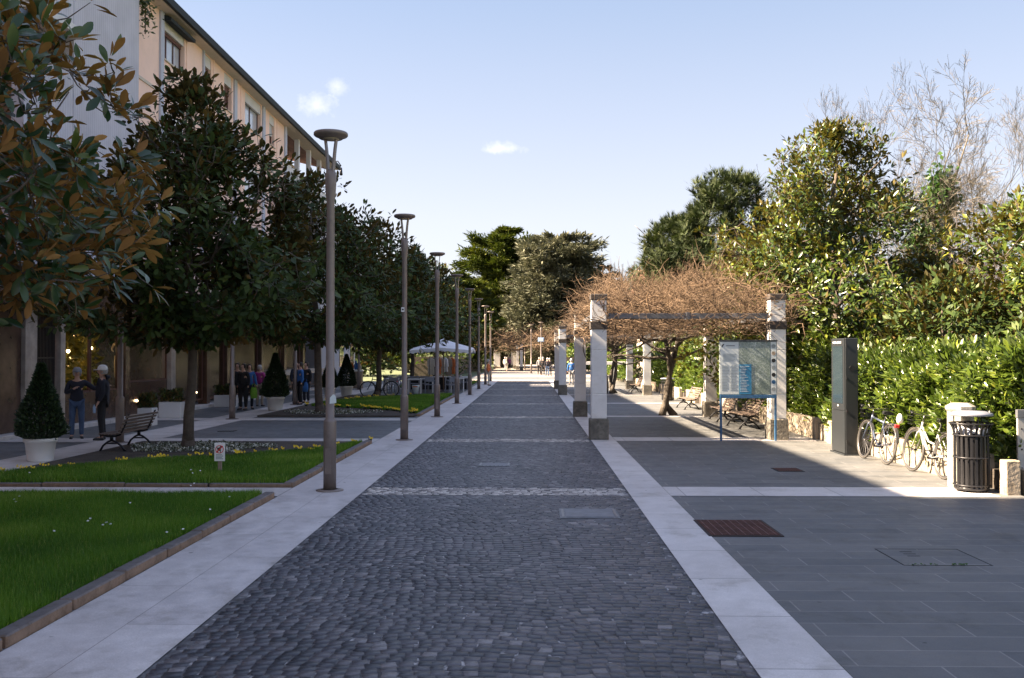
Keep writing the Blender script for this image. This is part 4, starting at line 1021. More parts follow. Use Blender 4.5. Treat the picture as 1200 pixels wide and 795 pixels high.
# ------------------------------------------------------------------ bicycles (local: +Y forward, rear wheel at y=0)
def make_bike(frame_mat, basket=True, white_fender=False, step=False, pale_tyre=False):
    r = empty('bicycle'); RW = .355; WB = 1.08
    ang = [k * PI / 18 for k in range(36)]
    for y in (0, WB):
        mb = MB(); mb.tube([(0, y + RW * math.cos(a), RW + .015 + RW * math.sin(a)) for a in ang], .019, 8, closed=True)
        w = mb.build('wheel', M['tyre_pale'] if pale_tyre else M['rubber'], r)
        mb = MB(); mb.tube([(0, y + (RW - .03) * math.cos(a), RW + .015 + (RW - .03) * math.sin(a)) for a in ang], .011, 6, closed=True)
        mb.cyl((-.045, y, RW + .015), (.045, y, RW + .015), .02, n=10); mb.build('rim', M['chrome'], w)
        mb = MB()
        for k in range(28): a = k * 2 * PI / 28; mb.tube([((-1) ** k * .03, y, RW + .015), (0, y + (RW - .03) * math.cos(a), RW + .015 + (RW - .03) * math.sin(a))], .0018, 3, cap=False)
        mb.build('spokes', M['chrome'], w)
        mb = MB(); f = [k * PI / 16 for k in (range(1, 14) if y == 0 else range(4, 14))]
        if y == 0: f = [PI * .12 + k * PI * .83 / 12 for k in range(13)]
        else: f = [PI * .15 + k * PI * .75 / 12 for k in range(13)]
        for a0, a1 in zip(f[:-1], f[1:]):
            q = []
            for a, s in ((a0, -1), (a1, -1), (a1, 1), (a0, 1)): q.append((s * .026, y + (RW + .035) * math.cos(a), RW + .015 + (RW + .035) * math.sin(a)))
            mb.quad(*q); mb.quad(*[(x, yy * 1, z - .006) for x, yy, z in q])
        mb.build('mudguard', M['bike_white'] if white_fender else M['chrome'], w)
    z0 = RW + .015
    bb = (0, .44, .29); seat = (0, .28, .80); head = (0, .86, .86); headb = (0, .90, .70); fork = (0, WB, z0)
    mb = MB()
    mb.tube([bb, seat], .017, 8); mb.tube([headb, head], .021, 8)
    mb.tube([bb, (0, .62, .42), headb], .026 if step else .02, 8)
    if not step: mb.tube([(0, .30, .74), (0, .87, .82)], .018, 8)
    else: mb.tube([(0, .36, .52), (0, .6, .55), (0, .885, .79)], .018, 8)
    for s in (-1, 1):
        mb.tube([(s * .03, .44, .29), (s * .05, 0, z0)], .010, 6); mb.tube([(s * .02, .30, .72), (s * .05, 0, z0)], .009, 6)
        mb.tube([(0, .895, .71), (s * .045, .915, .68), (s * .05, fork[1], z0)], .013, 6)
    mb.build('frame', frame_mat, r)
    mb = MB(); mb.tube([(0, .27, .78), (0, .25, .90)], .013, 8); mb.build('seat_post', M['chrome'], r)
    mb = MB()
    prof = [(-.06, .10), (.02, .09), (.1, .045), (.2, .02)]; n = len(mb.v)
    for y, w in prof:
        for u, z in ((-1, -.02), (-.8, .03), (0, .045), (.8, .03), (1, -.02), (0, -.03)): mb.v.append((u * w, .20 + y, .92 + z))
    for i in range(3):
        for k in range(6): mb._f((n + i * 6 + k, n + i * 6 + (k + 1) % 6, n + i * 6 + 6 + (k + 1) % 6, n + i * 6 + 6 + k))
    mb._f(tuple(n + k for k in range(6))); mb._f(tuple(n + 18 + k for k in reversed(range(6)))); mb.build('saddle', M['black'], r)
    mb = MB(); mb.tube([(0, .86, .86), (0, .84, .97)], .014, 8)
    mb.tube([(-.29, .68, .99), (-.26, .78, 1.01), (-.12, .85, .98), (0, .85, .97), (.12, .85, .98), (.26, .78, 1.01), (.29, .68, .99)], .011, 8); hb = mb.build('handlebar', M['chrome'], r)
    for s in (-1, 1):
        mb = MB(); mb.tube([(s * .295, .66, .985), (s * .27, .76, 1.008)], .017, 8); mb.build('grip', M['black'], hb)
    mb = MB(); mb.tube([(.06, bb[1] + .09 * math.cos(a), bb[2] + .09 * math.sin(a)) for a in ang[::2]], .006, 5, closed=True); mb.cyl((-.07, bb[1], bb[2]), (.07, bb[1], bb[2]), .02, n=8)
    mb.tube([(.08, .44, .29), (.085, .56, .18)], .009, 6); mb.tube([(-.08, .44, .29), (-.085, .32, .40)], .009, 6)
    mb.obox((.12, .57, .17), (.08, .09, .02)); mb.obox((-.12, .31, .41), (.08, .09, .02)); mb.build('crank', M['black'], r)
    mb = MB(); mb.tube([(.02, .3, .2 + .12), (.1, .28, .02)], .008, 6); mb.build('kickstand', M['chrome'], r)
    mb = MB()
    for x in (-.06, 0, .06): mb.tube([(x, .22, .73), (x, -.22, .75)], .006, 5)
    for y in (-.2, 0, .2): mb.tube([(-.065, y, .74), (.065, y, .74)], .006, 5)
    for s in (-1, 1): mb.tube([(s * .06, -.1, .74), (s * .055, 0, z0)], .006, 5)
    mb.build('luggage_rack', M['black'], r)
    mb = MB(); mb.obox((0, -.27, .72), (.09, .035, .06), bev=.012); mb.build('rear_light', M['red'], r)
    if basket:
        mb = MB(); x0, y0, zb, zt = .16, .12, .80, 1.02; c = (0, 1.04)
        for z, k in ((zb, .8), (zb + .07, .86), (zb + .14, .93), (zt, 1)): mb.tube([(-x0 * k, c[1] - y0 * k, z), (x0 * k, c[1] - y0 * k, z), (x0 * k, c[1] + y0 * k, z), (-x0 * k, c[1] + y0 * k, z)], .004, 4, closed=True)
        for i in range(9):
            t = -1 + 2 * i / 8
            for s in (-1, 1):
                mb.tube([(t * x0 * .8, c[1] + s * y0 * .8, zb), (t * x0, c[1] + s * y0, zt)], .003, 3); mb.tube([(s * x0 * .8, c[1] + t * y0 * .8, zb), (s * x0, c[1] + t * y0, zt)], .003, 3)
            mb.tube([(t * x0 * .8, c[1] - y0 * .8, zb), (t * x0 * .8, c[1] + y0 * .8, zb)], .003, 3)
        mb.build('basket', M['black'], r)
    return r
b1 = make_bike(M['bike_silver'], pale_tyre=True, white_fender=False); place(b1, (6.44, 17.15, .012), .02, 'silver-blue city bicycle with black saddle, basket and red rear light beside the totem', 1.0); b1.rotation_euler = (0, .13, .03); tag(b1, None, 'bicycle', 'bicycles leaning on the planter wall')
b2 = make_bike(M['bike_white'], pale_tyre=True, white_fender=True, step=True); place(b2, (6.60, 15.15, .012), 0, 'white step-through bicycle with a wire basket, left of the litter bin', 1.0); b2.rotation_euler = (0, .12, .07); tag(b2, None, 'bicycle', 'bicycles leaning on the planter wall')
for b, (x, y, z) in ((b1, (6.5, 17.1, .84)),):
    mb = MB(); mb.lathe([(0, -.09), (.07, -.08), (.09, 0), (.06, .1), (.02, .14), (0, .14)], n=14, cap=False)
    o = mb.build('plastic_bag', M['white']); o.location = (6.62, 16.95, .84); o.scale = (.7, .7, .75); tag(o, 'small white plastic bag tied behind the saddle of the silver-blue bicycle', 'bag')
b3 = make_bike(M['black'], basket=False); place(b3, (-6.35, 42.9, .06), PI / 2, 'dark bicycle standing side-on at the back edge of the third lawn', 1.0); tag(b3, None, 'bicycle')

# ------------------------------------------------------------------ people
def skin_obj(name, pts, edges, rads, mat, parent, sub=2, root=0):
    me = bpy.data.meshes.new(name); me.from_pydata([tuple(p) for p in pts], edges, []); me.materials.append(mat)
    o = link(name, me, parent)
    md = o.modifiers.new('skin', 'SKIN'); md.use_smooth_shade = True
    sv = me.skin_vertices[0].data
    for i, r_ in enumerate(rads):
        sv[i].radius = (r_, r_) if not hasattr(r_, '__len__') else r_
        sv[i].use_root = (i == root)
    s = o.modifiers.new('sub', 'SUBSURF'); s.levels = sub; s.render_levels = sub
    return o
def person(loc, rz, hgt, top_c, leg_c, label, hair='hair_grey', cap=None, la=None, ra=None, stride=0, sub=1, hands=False, group=None, coat=0, hood=False, head_turn=0):
    """faces local -Y; la/ra = (shoulder->elbow vector, elbow->wrist vector) for x<0 / x>0 side"""
    r = empty('person', loc, rz); tag(r, label, 'person', group); s = hgt / 1.75; r.scale = (s, s, s)
    la = la or ((-.06, .02, -.28), (-.01, -.06, -.24)); ra = ra or ((.06, .02, -.28), (.01, -.06, -.24))
    V_ = Vector
    pel = V_((0, 0, .95)); sp = V_((0, .01, 1.15)); ch = V_((0, .01, 1.35)); nk = V_((0, .0, 1.49)); jaw = V_((0, -.02, 1.575)); hd = V_((0, -.012, 1.645)); cr = V_((0, 0, 1.70))
    P_ = [pel, sp, ch, nk, jaw, hd, cr]; E = [(0, 1), (1, 2), (2, 3), (3, 4), (4, 5), (5, 6)]; Rr = [.125, .115, .12, .052, .062, .088, .068]
    nose = V_((0, -.125, 1.61)); P_.append(nose); E.append((5, 7)); Rr.append(.014)
    J = {}
    for sd, ar in ((-1, la), (1, ra)):
        i0 = len(P_); sh = V_((sd * .175, .01, 1.41)); el = sh + V_(ar[0]); wr = el + V_(ar[1]); d = (wr - el).normalized(); pm = wr + d * .055
        P_ += [sh, el, wr, pm]; E += [(2, i0), (i0, i0 + 1), (i0 + 1, i0 + 2), (i0 + 2, i0 + 3)]; Rr += [.058, .042, .026, (.032, .024)]
        J[sd] = (sh, el, wr, pm)
        side = d.cross(V_((0, 0, 1)));
        if side.length < .3: side = V_((0, 1, 0))
        side.normalize(); fw = d.cross(side)
        if hands:
            for k, (o_, L_) in enumerate(((-.028, .062), (-.009, .075), (.010, .07), (.027, .055))):
                a = len(P_); b0 = pm + side * o_ + d * .025; b1_ = b0 + d * L_ * .5; b2_ = b1_ + (d * .8 + fw * .6) * L_ * .5
                P_ += [b0, b1_, b2_]; E += [(i0 + 3, a), (a, a + 1), (a + 1, a + 2)]; Rr += [.0095, .0085, .007]
            a = len(P_); b0 = wr + d * .02 - side * .03; P_ += [b0, b0 - side * .025 + d * .035 + fw * .01]; E += [(i0 + 2, a), (a, a + 1)]; Rr += [.012, .009]
        h0 = len(P_); hip = V_((sd * .09, 0, .90)); kn = V_((sd * .105, -.02 - stride * sd * .16, .50 + abs(stride) * .01)); an = V_((sd * .11, .02 - stride * sd * .3, .09 + (.06 if stride * sd < 0 else 0) * abs(stride))); toe = an + V_((sd * .02, -.16, -.055))
        P_ += [hip, kn, an, toe]; E += [(0, h0), (h0, h0 + 1), (h0 + 1, h0 + 2), (h0 + 2, h0 + 3)]; Rr += [.088, .058, .038, .03]
        J[('l', sd)] = (hip, kn, an, toe)
    skin_obj('body', P_, E, Rr, M['skin'], r, sub)
    # jacket
    hem = .86 - coat
    P2 = [V_((0, .01, 1.14)), V_((0, .01, 1.34)), V_((0, .01, 1.46)), V_((0, 0, 1.0)), V_((0, 0, hem)), V_((-.07, 0, 1.0)), V_((.07, 0, 1.0)), V_((-.08, .01, 1.33)), V_((.08, .01, 1.33)), V_((-.075, 0, hem)), V_((.075, 0, hem))]
    E2 = [(0, 1), (1, 2), (0, 3), (3, 4), (3, 5), (3, 6), (1, 7), (1, 8), (5, 9), (6, 10)]; R2 = [.142, .15, .075, .145, .14, .13, .13, .135, .135, .125, .125]
    for sd in (-1, 1):
        sh, el, wr, pm = J[sd]; i0 = len(P2); P2 += [sh, sh.lerp(el, .5), el, el.lerp(wr, .5), wr - (wr - el) * .06]; E2 += [((7 if sd < 0 else 8), i0), (i0, i0 + 1), (i0 + 1, i0 + 2), (i0 + 2, i0 + 3), (i0 + 3, i0 + 4)]; R2 += [.078, .068, .06, .055, .045]
    if hood: i0 = len(P2); P2 += [V_((0, .11, 1.50)), V_((0, .15, 1.44))]; E2 += [(2, i0), (i0, i0 + 1)]; R2 += [.075, .07]
    skin_obj('jacket', P2, E2, R2, M[top_c], r, sub)
    for_legs = []
    P3 = [V_((0, 0, .96))]; E3 = []; R3 = [.135]
    for sd in (-1, 1):
        hip, kn, an, toe = J[('l', sd)]; i0 = len(P3); P3 += [hip, hip.lerp(kn, .5), kn, kn.lerp(an, .5), an + V_((0, 0, .0))]; E3 += [(0, i0), (i0, i0 + 1), (i0 + 1, i0 + 2), (i0 + 2, i0 + 3), (i0 + 3, i0 + 4)]; R3 += [.1, .088, .072, .064, .058]
    skin_obj('trousers', P3, E3, R3, M[leg_c], r, sub)
    for sd in (-1, 1):
        hip, kn, an, toe = J[('l', sd)]
        skin_obj('shoe', [an + V_((0, .05, -.045)), an + V_((0, -.02, -.035)), toe + V_((0, 0, .0)), toe + V_((sd * .005, -.045, -.005))], [(0, 1), (1, 2), (2, 3)], [.042, .048, .04, .028], M['shoe'], r, sub)
    # hair or cap, ears, eyes
    mb = MB()
    hp = [(.0, .125), (.045, .118), (.075, .095), (.095, .055), (.1, .01), (.094, -.04), (.08, -.075)]
    mb.lathe([(a, b_) for a, b_ in hp], (0, .014, 1.635), 16, cap=False, sy=1.08)
    if cap:
        mb2 = MB(); mb2.lathe([(0, .138), (.06, .128), (.093, .09), (.107, .04), (.108, .008)], (0, .0, 1.645), 16, cap=False, sy=1.1)
        mb2.prism([(-.085, -.1), (.085, -.1), (.07, -.18), (.03, -.2), (-.03, -.2), (-.07, -.18)], 1.655, 1.665, 'Z')
        mb2.build('cap', M[cap], r)
    for i, v in enumerate(mb.v):
        if v[1] < -.03 and v[2] < 1.70: mb.v[i] = (v[0] * .93, v[1] * .55, v[2] + .02)
    mb.build('hair', M[hair], r)
    if hands:
        for sd in (-1, 1):
            mb = MB(); mb.lathe([(0, -.01), (.009, -.004), (.009, .004), (0, .01)], (sd * .033, -.092, 1.635), 8, cap=False); mb.build('eye', M['black'], r)
            mb = MB(); mb.lathe([(0, -.03), (.012, -.018), (.016, .01), (0, .032)], (sd * .088, .005, 1.615), 8, cap=False, sy=1.6); mb.build('ear', M['skin'], r)
        mb = MB(); mb.box((-.024, -.104, 1.572), (.024, -.09, 1.579), .002); mb.build('mouth', M['red_lip'], r)
    return r
M['red_lip'] = simple('lips', (.35, .13, .1), .5, bmp=0)
# two men at the left: one raises a hand to his chin and reaches right; the other in profile with white cap
person((-10.75, 22.1, .0), R(25), 1.68, 'navy', 'jeans', 'man in navy jacket and blue jeans, hand at chin, reaching towards the other man', hair='hair_grey', cap='greycap' if 'greycap' in M else 'greycloth', sub=2, hands=True,
       la=((-.07, -.04, -.27), (.19, -.19, .12)), ra=((.22, -.06, -.17), (.24, -.03, .06)))
pm = person((-9.98, 21.75, .0), R(-75), 1.74, 'navy', 'blackcloth', 'man in a white cap and hooded dark jacket standing in profile, holding a pale bottle', hair='hair_grey', cap='whitecloth', sub=2, hands=True, hood=True, coat=.03,
       la=((-.05, .03, -.28), (-.02, -.08, -.24)), ra=((.05, .04, -.28), (.0, -.1, -.22)))
mb = MB(); mb.lathe([(0, 0), (.028, 0), (.03, .02), (.03, .13), (.012, .17), (.012, .19), (0, .19)], n=14, cap=False); o = mb.build('bottle', M['paleblue']); o.location = (-9.98 + .1 - .16, 21.75 - .28, .66); tag(o, 'pale bottle held at the hip by the man in the white cap', 'bottle')
def pp(px, Y): return ((px - VX) * Y / F, Y, .01)
GP = 'shoppers in the shade by the shops'
person(pp(276.5, 34.0), R(10), 1.7, 'blackcloth', 'blackcloth', 'person in all black standing left of the blue-topped shopper', group=GP, hair='hair_dark')
person(pp(283.5, 33.7), R(-20), 1.68, 'blackcloth', 'blackcloth', 'black-clad person second from the left in the shaded group', group=GP, hair='hair_dark')
pb = person(pp(290.5, 34.0), R(30), 1.66, 'bluecloth', 'navy', 'shopper in a blue top and dark trousers carrying a lime green bag', group=GP, hair='hair_dark', ra=((.06, .0, -.28), (.03, -.08, -.22)))
person(pp(303, 36.0), R(170), 1.6, 'pink', 'tan', 'person in a magenta jacket and beige trousers left of the conical shrub', group=GP)
person(pp(345.5, 37.9), R(60), 1.72, 'navy', 'blackcloth', 'dark-clad person partly behind the lamp pole right of the conical shrub', group=GP, hair='hair_dark')
person(pp(351, 37.2), R(-60), 1.7, 'bluecloth', 'blackcloth', 'person in a bright blue jacket right of the shaded lamp pole', group=GP, hair='hair_dark', cap=None)
person(pp(358, 38.4), R(-30), 1.7, 'blackcloth', 'navy', 'person in black holding a blue bag behind the third magnolia', group=GP, hair='hair_dark')
def bag(px, Y, z, mat, label, s=1):
    mb = MB(); mb.lathe([(0, 0), (.11, .01), (.13, .12), (.12, .3), (.09, .38), (.09, .40)], n=14, cap=False, sy=.45); mb.tube([(-.07, 0, .38), (-.05, 0, .52), (.05, 0, .52), (.07, 0, .38)], .008, 5)
    o = mb.build('shopping_bag', M[mat]); x, y, _ = pp(px, Y); o.location = (x, y, z); o.scale = (s, s, s); tag(o, label, 'bag')
bag(296, 33.8, .42, 'lime', 'lime green carrier bag held by the shopper in blue'); bag(356.5, 37.8, .5, 'bluecloth', 'bright blue carrier bag held beside the person in black')
GF = 'distant people walking in the sun'
person(pp(592, 112), R(150), 1.75, 'cream', 'greycloth', 'distant walker in a pale coat left of the far white columns', group=GF, stride=.8)
person(pp(593.8, 113), R(20), 1.7, 'blackcloth', 'cream', 'distant walker in black with pale trousers, next to the pale coat', group=GF, stride=-.7)
person(pp(596.6, 118), R(10), 1.7, 'red_coat' if 'red_coat' in M else 'pink', 'blackcloth', 'distant person in a reddish top beside a far lamp', group=GF)
person(pp(632, 92.5), R(0), 1.75, 'greycloth', 'blackcloth', 'distant person in a grey top left of the far sign pole', group=GF, stride=.5)
person(pp(636.2, 91.5), R(180), 1.78, 'blackcloth', 'blackcloth', 'distant person in black right of the far sign pole', group=GF, stride=-.5)
person(pp(641.5, 87), R(185), 1.72, 'navy', 'jeans', 'distant person in a navy jacket nearest the second pergola', group=GF, stride=.6)
person(pp(644, 87.6), R(170), 1.7, 'blackcloth', 'navy', 'distant person in black at the right of the far pair', group=GF, stride=-.6)
person(pp(669.5, 62), R(180), 1.75, 'bluecloth', 'greycloth', 'person in a blue jacket seen between the first two shaded columns', group=GF)
person(pp(572.5, 60.5), R(90), 1.7, 'orange', 'cream', 'person in an orange top in the sun behind the cafe', group=GF)

# ------------------------------------------------------------------ potted conical shrubs
def make_planter(hh=1.75, rad=.42):
    r = empty('potted_shrub')
    mb = MB(); mb.lathe([(0, 0), (.215, 0), (.225, .02), (.27, .36), (.295, .365), (.30, .43), (.27, .435), (.26, .40), (0, .39)], n=32, cap=False); mb.build('pot', M['pot'], r)
    mb = MB(); mb.lathe([(0, .40), (.255, .40)], n=20, cap=False); mb.build('soil', M['soil'], r)
    mb = MB(); mb.tube([(0, 0, .38), (0, 0, hh)], [.03, .008], 6); mb.build('stem', M['bark'], r)
    n = 7500; t = rng.random(n) ** 1.35; a = rng.random(n) * 2 * PI
    rr = np.interp(t, [0, .06, .15, .4, .75, 1], [.22, rad * .95, rad, rad * .78, rad * .33, .02]) * (.72 + .3 * rng.random(n)) * (1 + .06 * np.sin(a * 3 + t * 9) + .05 * np.sin(a * 7 - t * 15))
    C = np.stack([np.cos(a) * rr, np.sin(a) * rr, .40 + (hh - .40 + .05) * t], 1)
    U = nrmz(np.stack([np.cos(a), np.sin(a), np.full(n, .9)], 1) + rng.normal(size=(n, 3)) * .5)
    leaf_cloud('crown', C, U, rand_dir(n), .055 + .03 * rng.random(n), LEAF_TRI, M['boxwood'], r, W=1.3)
    return r
pl = make_planter(); GQ = 'conical shrubs in white pots'
place(pl, (-9.17, 17.45, .012), 0, 'large dark conical shrub in a round white pot, nearest the camera', (1, 1, 1)); tag(pl, None, 'potted shrub', GQ)
for px, Y, s, lab in ((321.5, 33.6, 1.12, 'conical shrub in a white pot between the shoppers and the third magnolia'), (405.5, 45.5, 1.1, 'conical shrub in a white pot left of the dark bicycle'), (385.5, 44.5, 1.0, 'potted conical shrub half hidden behind the nearest lamp pole')):
    o = copy_tree(pl); place(o, ((px - VX) * Y / F, Y, .012), 1.3, lab, (s, s, s)); tag(o, None, 'potted shrub', GQ)

# ------------------------------------------------------------------ left building
BX = -12.1; ZE = 13.3
def facade(root, y0, y1, z0, z1, x, openings, mat, depth=.28, name='wall'):
    ys = sorted({y0, y1, *[o[0] for o in openings], *[o[1] for o in openings]}); zs = sorted({z0, z1, *[o[2] for o in openings], *[o[3] for o in openings]})
    ys = [y for y in ys if y0 <= y <= y1]; zs = [z for z in zs if z0 <= z <= z1]; mb = MB()
    for a, b_ in zip(ys[:-1], ys[1:]):
        for c, d in zip(zs[:-1], zs[1:]):
            my, mz = (a + b_) / 2, (c + d) / 2
            if any(o[0] < my < o[1] and o[2] < mz < o[3] for o in openings): continue
            mb.quad((x, a, c), (x, b_, c), (x, b_, d), (x, a, d))
    for a, b_, c, d in openings:
        X = x - depth
        mb.quad((x, a, c), (x, b_, c), (X, b_, c), (X, a, c)); mb.quad((x, a, d), (x, b_, d), (X, b_, d), (X, a, d))
        mb.quad((x, a, c), (x, a, d), (X, a, d), (X, a, c)); mb.quad((x, b_, c), (x, b_, d), (X, b_, d), (X, b_, c))
    return mb.build(name, mat, root)
def window(root, a, b_, c, d, x, box=.45, panes=2, shut=0.0, wide=False):
    X = x - .2
    mb = MB(); mb.box((X, a + .001, c), (X + .05, b_ - .001, c + .05)); mb.box((X, a + .001, d - .05), (X + .05, b_ - .001, d - .001)); mb.box((X, a + .001, c + .05), (X + .05, a + .06, d - .05)); mb.box((X, b_ - .06, c + .05), (X + .05, b_ - .001, d - .05))
    for k in range(1, panes): y = a + (b_ - a) * k / panes; mb.box((X, y - .035, c + .05), (X + .048, y + .035, d - .05))
    w = mb.build('window', M['brownframe'], root)
    mb = MB(); mb.quad((X + .02, a + .05, c + .05), (X + .02, b_ - .05, c + .05), (X + .02, b_ - .05, d - .05), (X + .02, a + .05, d - .05)); mb.build('pane', M['curtain_sky_glass'] if panes > 1 else M['brownframe'], w)
    if box:
        mb = MB(); mb.box((X + .06, a + .002, d - box), (x - .03, b_ - .002, d - .002), .004); mb.build('shutter_box', M['whitebox'], w)
    if shut:
        mb = MB(); mb.box((X + .055, a + .03, d - box - (d - box - c) * shut), (X + .085, b_ - .03, d - box)); mb.build('shutter', M['shutter'] if wide else M['shutter_br'], w)
    mb = MB(); mb.box((x - .2, a - .06, c - .05), (x + .06, b_ + .06, c - .002), .006); mb.build('sill', M['soffit'], w)
r = empty('apartment_building', (0, 0, 0)); tag(r, 'long pink rendered apartment block with dark eave, tall windows and shops at street level', 'building')
ops = []; wins = []
# columns of openings along the facade: (y0, y1, panes, kind)
def yp(px): return 12.1 * F / (VX - px)
cols_ = [(yp(186), yp(211.5), 3, 0), (yp(235.5), yp(243.5), 1, 1), (yp(259), yp(268), 1, 1), (yp(284), yp(303), 2, 2), (yp(313), yp(319), 1, 3)]
pre = [(28.6 - .0, 30.0, 2, 2)]
for (a, b_, n, k) in cols_:
    for fl in range(3):
        zo = 11.8 - 3.1 * fl; top = zo + 1.42
        ops.append((a, b_, zo, top)); wins.append((a, b_, zo, top, n, k))
facade(r, 27.9, 46.2, 4.1, ZE, BX, ops, M['pinkwall'])
for a, b_, c, d, n, k in wins: window(r, a, b_, c, d, BX, box=.42, panes=n, shut={0: .12, 1: .35, 2: .0, 3: .5}[k], wide=(k == 3))
# awning over the first window
mb = MB(); mb.prism([(BX + .01, 13.22), (BX + .3, 13.12), (BX + .3, 13.0), (BX + .01, 13.06)], cols_[0][0] - .1, cols_[0][1] + .25, 'Y'); mb.build('awning', M['slatewood'], r)
# render pilasters and downpipes
for px, w in ((183, .28), (233.3, .13), (271.5, .34), (305.5, .36), (331.5, .3)):
    y = yp(px); mb = MB(); mb.box((BX - .02, y - w / 2, 4.1), (BX + .07, y + w / 2, ZE - .02), .004); mb.build('pilaster', M['bluegrey'], r)
for px in (214, 246, 279, 322):
    y = yp(px); mb = MB(); mb.box((BX - .02, y - .06, 4.1), (BX + .03, y + .06, ZE - .02), .004); mb.build('pilaster', M['pinkwall'], r)
mb = MB(); y = yp(291); mb.box((BX + .001, y - .06, 10.9), (BX + .03, y + .06, 11.05), .004); mb.build('vent', M['dark'], r)
for fl in range(3):
    z = 10.55 - 3.1 * fl; mb = MB(); mb.box((BX - .02, 28.0, z), (BX + .035, 46.1, z + .1), .004); mb.build('string_course', M['soffit'], r)
# loggia bay
mb = MB(); L0, L1 = 46.2, 56.4
for fl in range(4):
    z = 10.5 - 3.1 * fl; mb.box((BX - 2.0, L0, z - .22), (BX + .02, L1, z), .01)
mb.box((BX - 2.15, L0, 4.0), (BX - 2.0, L1, ZE)); mb.build('loggia_floor', M['soffit'], r)
for k in range(5):
    y = L0 + (L1 - L0) * k / 4; mb = MB(); mb.box((BX - .2, y - .13, 4.1), (BX + .03, y + .13, ZE - .01), .008); mb.build('loggia_pier', M['bluegrey'] if k == 0 else M['whitebox'], r)
    if k < 4:
        for fl in range(3):
            z = 10.5 - 3.1 * fl; mb = MB(); ya, yb = y + .14, y + (L1 - L0) / 4 - .14
            mb.box((BX - .10, ya, z + 1.02), (BX - .05, yb, z + 1.08), .006); mb.box((BX - .09, ya, z + .08), (BX - .06, yb, z + .11))
            n = 17
            for i in range(n): yy = ya + (yb - ya) * (i + .5) / n; mb.box((BX - .085, yy - .035, z + .11), (BX - .07, yy + .035, z + 1.02))
            mb.build('balcony_railing', M['white'], r)
            mb = MB(); mb.box((BX - 1.98, ya + .5, z + .01), (BX - 1.95, ya + 1.5, z + 2.2)); mb.build('balcony_door', M['brownframe'], r)
# body, roof, eave
mb = MB(); mb.box((-24, 22.0, 0), (BX - 2.15, 58.0, ZE)); mb.box((BX - 2.15, 27.9, 4.1), (BX - .3, 46.0, ZE - .01)); mb.build('inner_wall', M['pinkwall'], r)
mb = MB(); mb.prism([(BX + .42, ZE - .02), (BX + .46, ZE + .02), (BX + .46, ZE + .20), (BX + .40, ZE + .24), (-24.5, ZE + 3.4), (-24.5, ZE + 3.1), (BX - .3, ZE)], 21.0, 56.8, 'Y')
mb.build('roof', M['roof_tile'], r)
mb = MB(); mb.box((BX + .44, 20.9, ZE - .04), (BX + .56, 56.9, ZE + .22), .01); mb.build('gutter', M['slatewood'], r)
mb = MB(); mb.box((BX - .3, 21.0, ZE - .045), (BX + .43, 56.8, ZE - .025)); mb.build('soffit', M['soffit'], r)
# grooved grey bay
mb = MB(); GX = BX + .35
mb.box((GX - .3, 23.85, 6.21), (GX, 27.85, ZE - .05)); mb.box((GX - .3, 21.5, 10.4), (GX - .01, 23.84, ZE - .05)); mb.box((GX - .3, 21.5, 7.3), (GX - .01, 23.84, 9.2)); mb.box((GX - 1.5, 21.5, 4.1), (GX - .01, 27.84, 6.2)); mb.box((GX - 1.5, 27.6, 4.1), (GX - .02, 27.86, ZE - .06)); mb.build('grooved_panel', M['greygroove'], r)
for z in (10.1, 7.0): mb = MB(); mb.box((GX - 1.6, 21.5, z), (GX + .3, 23.8, z + .22), .01); mb.build('balcony_slab', M['whitebox'], r)
for z in (9.22, 6.22):
    mb = MB(); mb.box((GX - 1.4, 21.6, z), (GX - 1.35, 23.7, z + .85)); mb.build('window', M['glass'], r)
# ground floor: shopfronts and piers
SX = -12.5
mb = MB(); mb.box((SX - .2, 21.0, 3.2), (BX + .05, 58, 4.1), .01); mb.build('shop_fascia', M['brownpanel'], r)
mb = MB(); mb.box((SX - .3, 21, -.02), (SX + .35, 58, .12), .01); mb.build('plinth_step', M['cross'], r)
def yq(px): return -SX * F / (VX - px)
for px, w, mt in ((24.5, .55, 'marble'), (63, .25, 'marble'), (141, .3, 'brownpanel'), (196, .4, 'marble'), (238, .35, 'brownpanel'), (262, .35, 'brownpanel'), (303, .4, 'brownpanel'), (330, .4, 'brownpanel'), (352, .4, 'brownpanel'), (372, .4, 'marble')):
    y = yq(px); mb = MB(); mb.box((SX - .2, y - w / 2, .1), (SX + .14, y + w / 2, 3.21), .01); mb.build('shop_pier', M[mt], r)
mb = MB(); mb.box((SX - .05, 21.0, .12), (SX + .03, yq(19) , 3.2), .01); mb.build('marble_cladding', M['brownpanel'], r)
mb = MB()
for k in range(16): y = yq(32) + k * (yq(58) - yq(32)) / 15; mb.box((SX - .01, y - .015, .13), (SX + .02, y + .015, 3.18))
for z in (.3, 1.1, 1.9, 2.7): mb.box((SX - .012, yq(32), z), (SX + .018, yq(58), z + .04))
mb.build('roller_grille', M['black'], r)
mb = MB(); mb.box((SX - .04, yq(66), .12), (SX + .03, yq(138), .95), .01); mb.box((SX - .04, yq(146), .12), (SX + .03, yq(192), 1.15), .01); mb.build('brown_stallriser', M['brownpanel'], r)
for a, b_ in ((66, 100), (101, 138), (146, 192), (200, 235), (242, 260), (266, 300), (307, 327), (334, 350), (356, 370)):
    ya, yb = yq(a), yq(b_); z0 = .95 if a < 140 else (1.15 if a < 150 else .3)
    mb = MB(); mb.box((SX - .03, ya, z0), (SX + .02, ya + .05, 3.2)); mb.box((SX - .03, yb - .05, z0), (SX + .02, yb, 3.2)); mb.box((SX - .03, ya + .05, z0), (SX + .02, yb - .05, z0 + .05)); w = mb.build('shop_window', M['brownframe'], r)
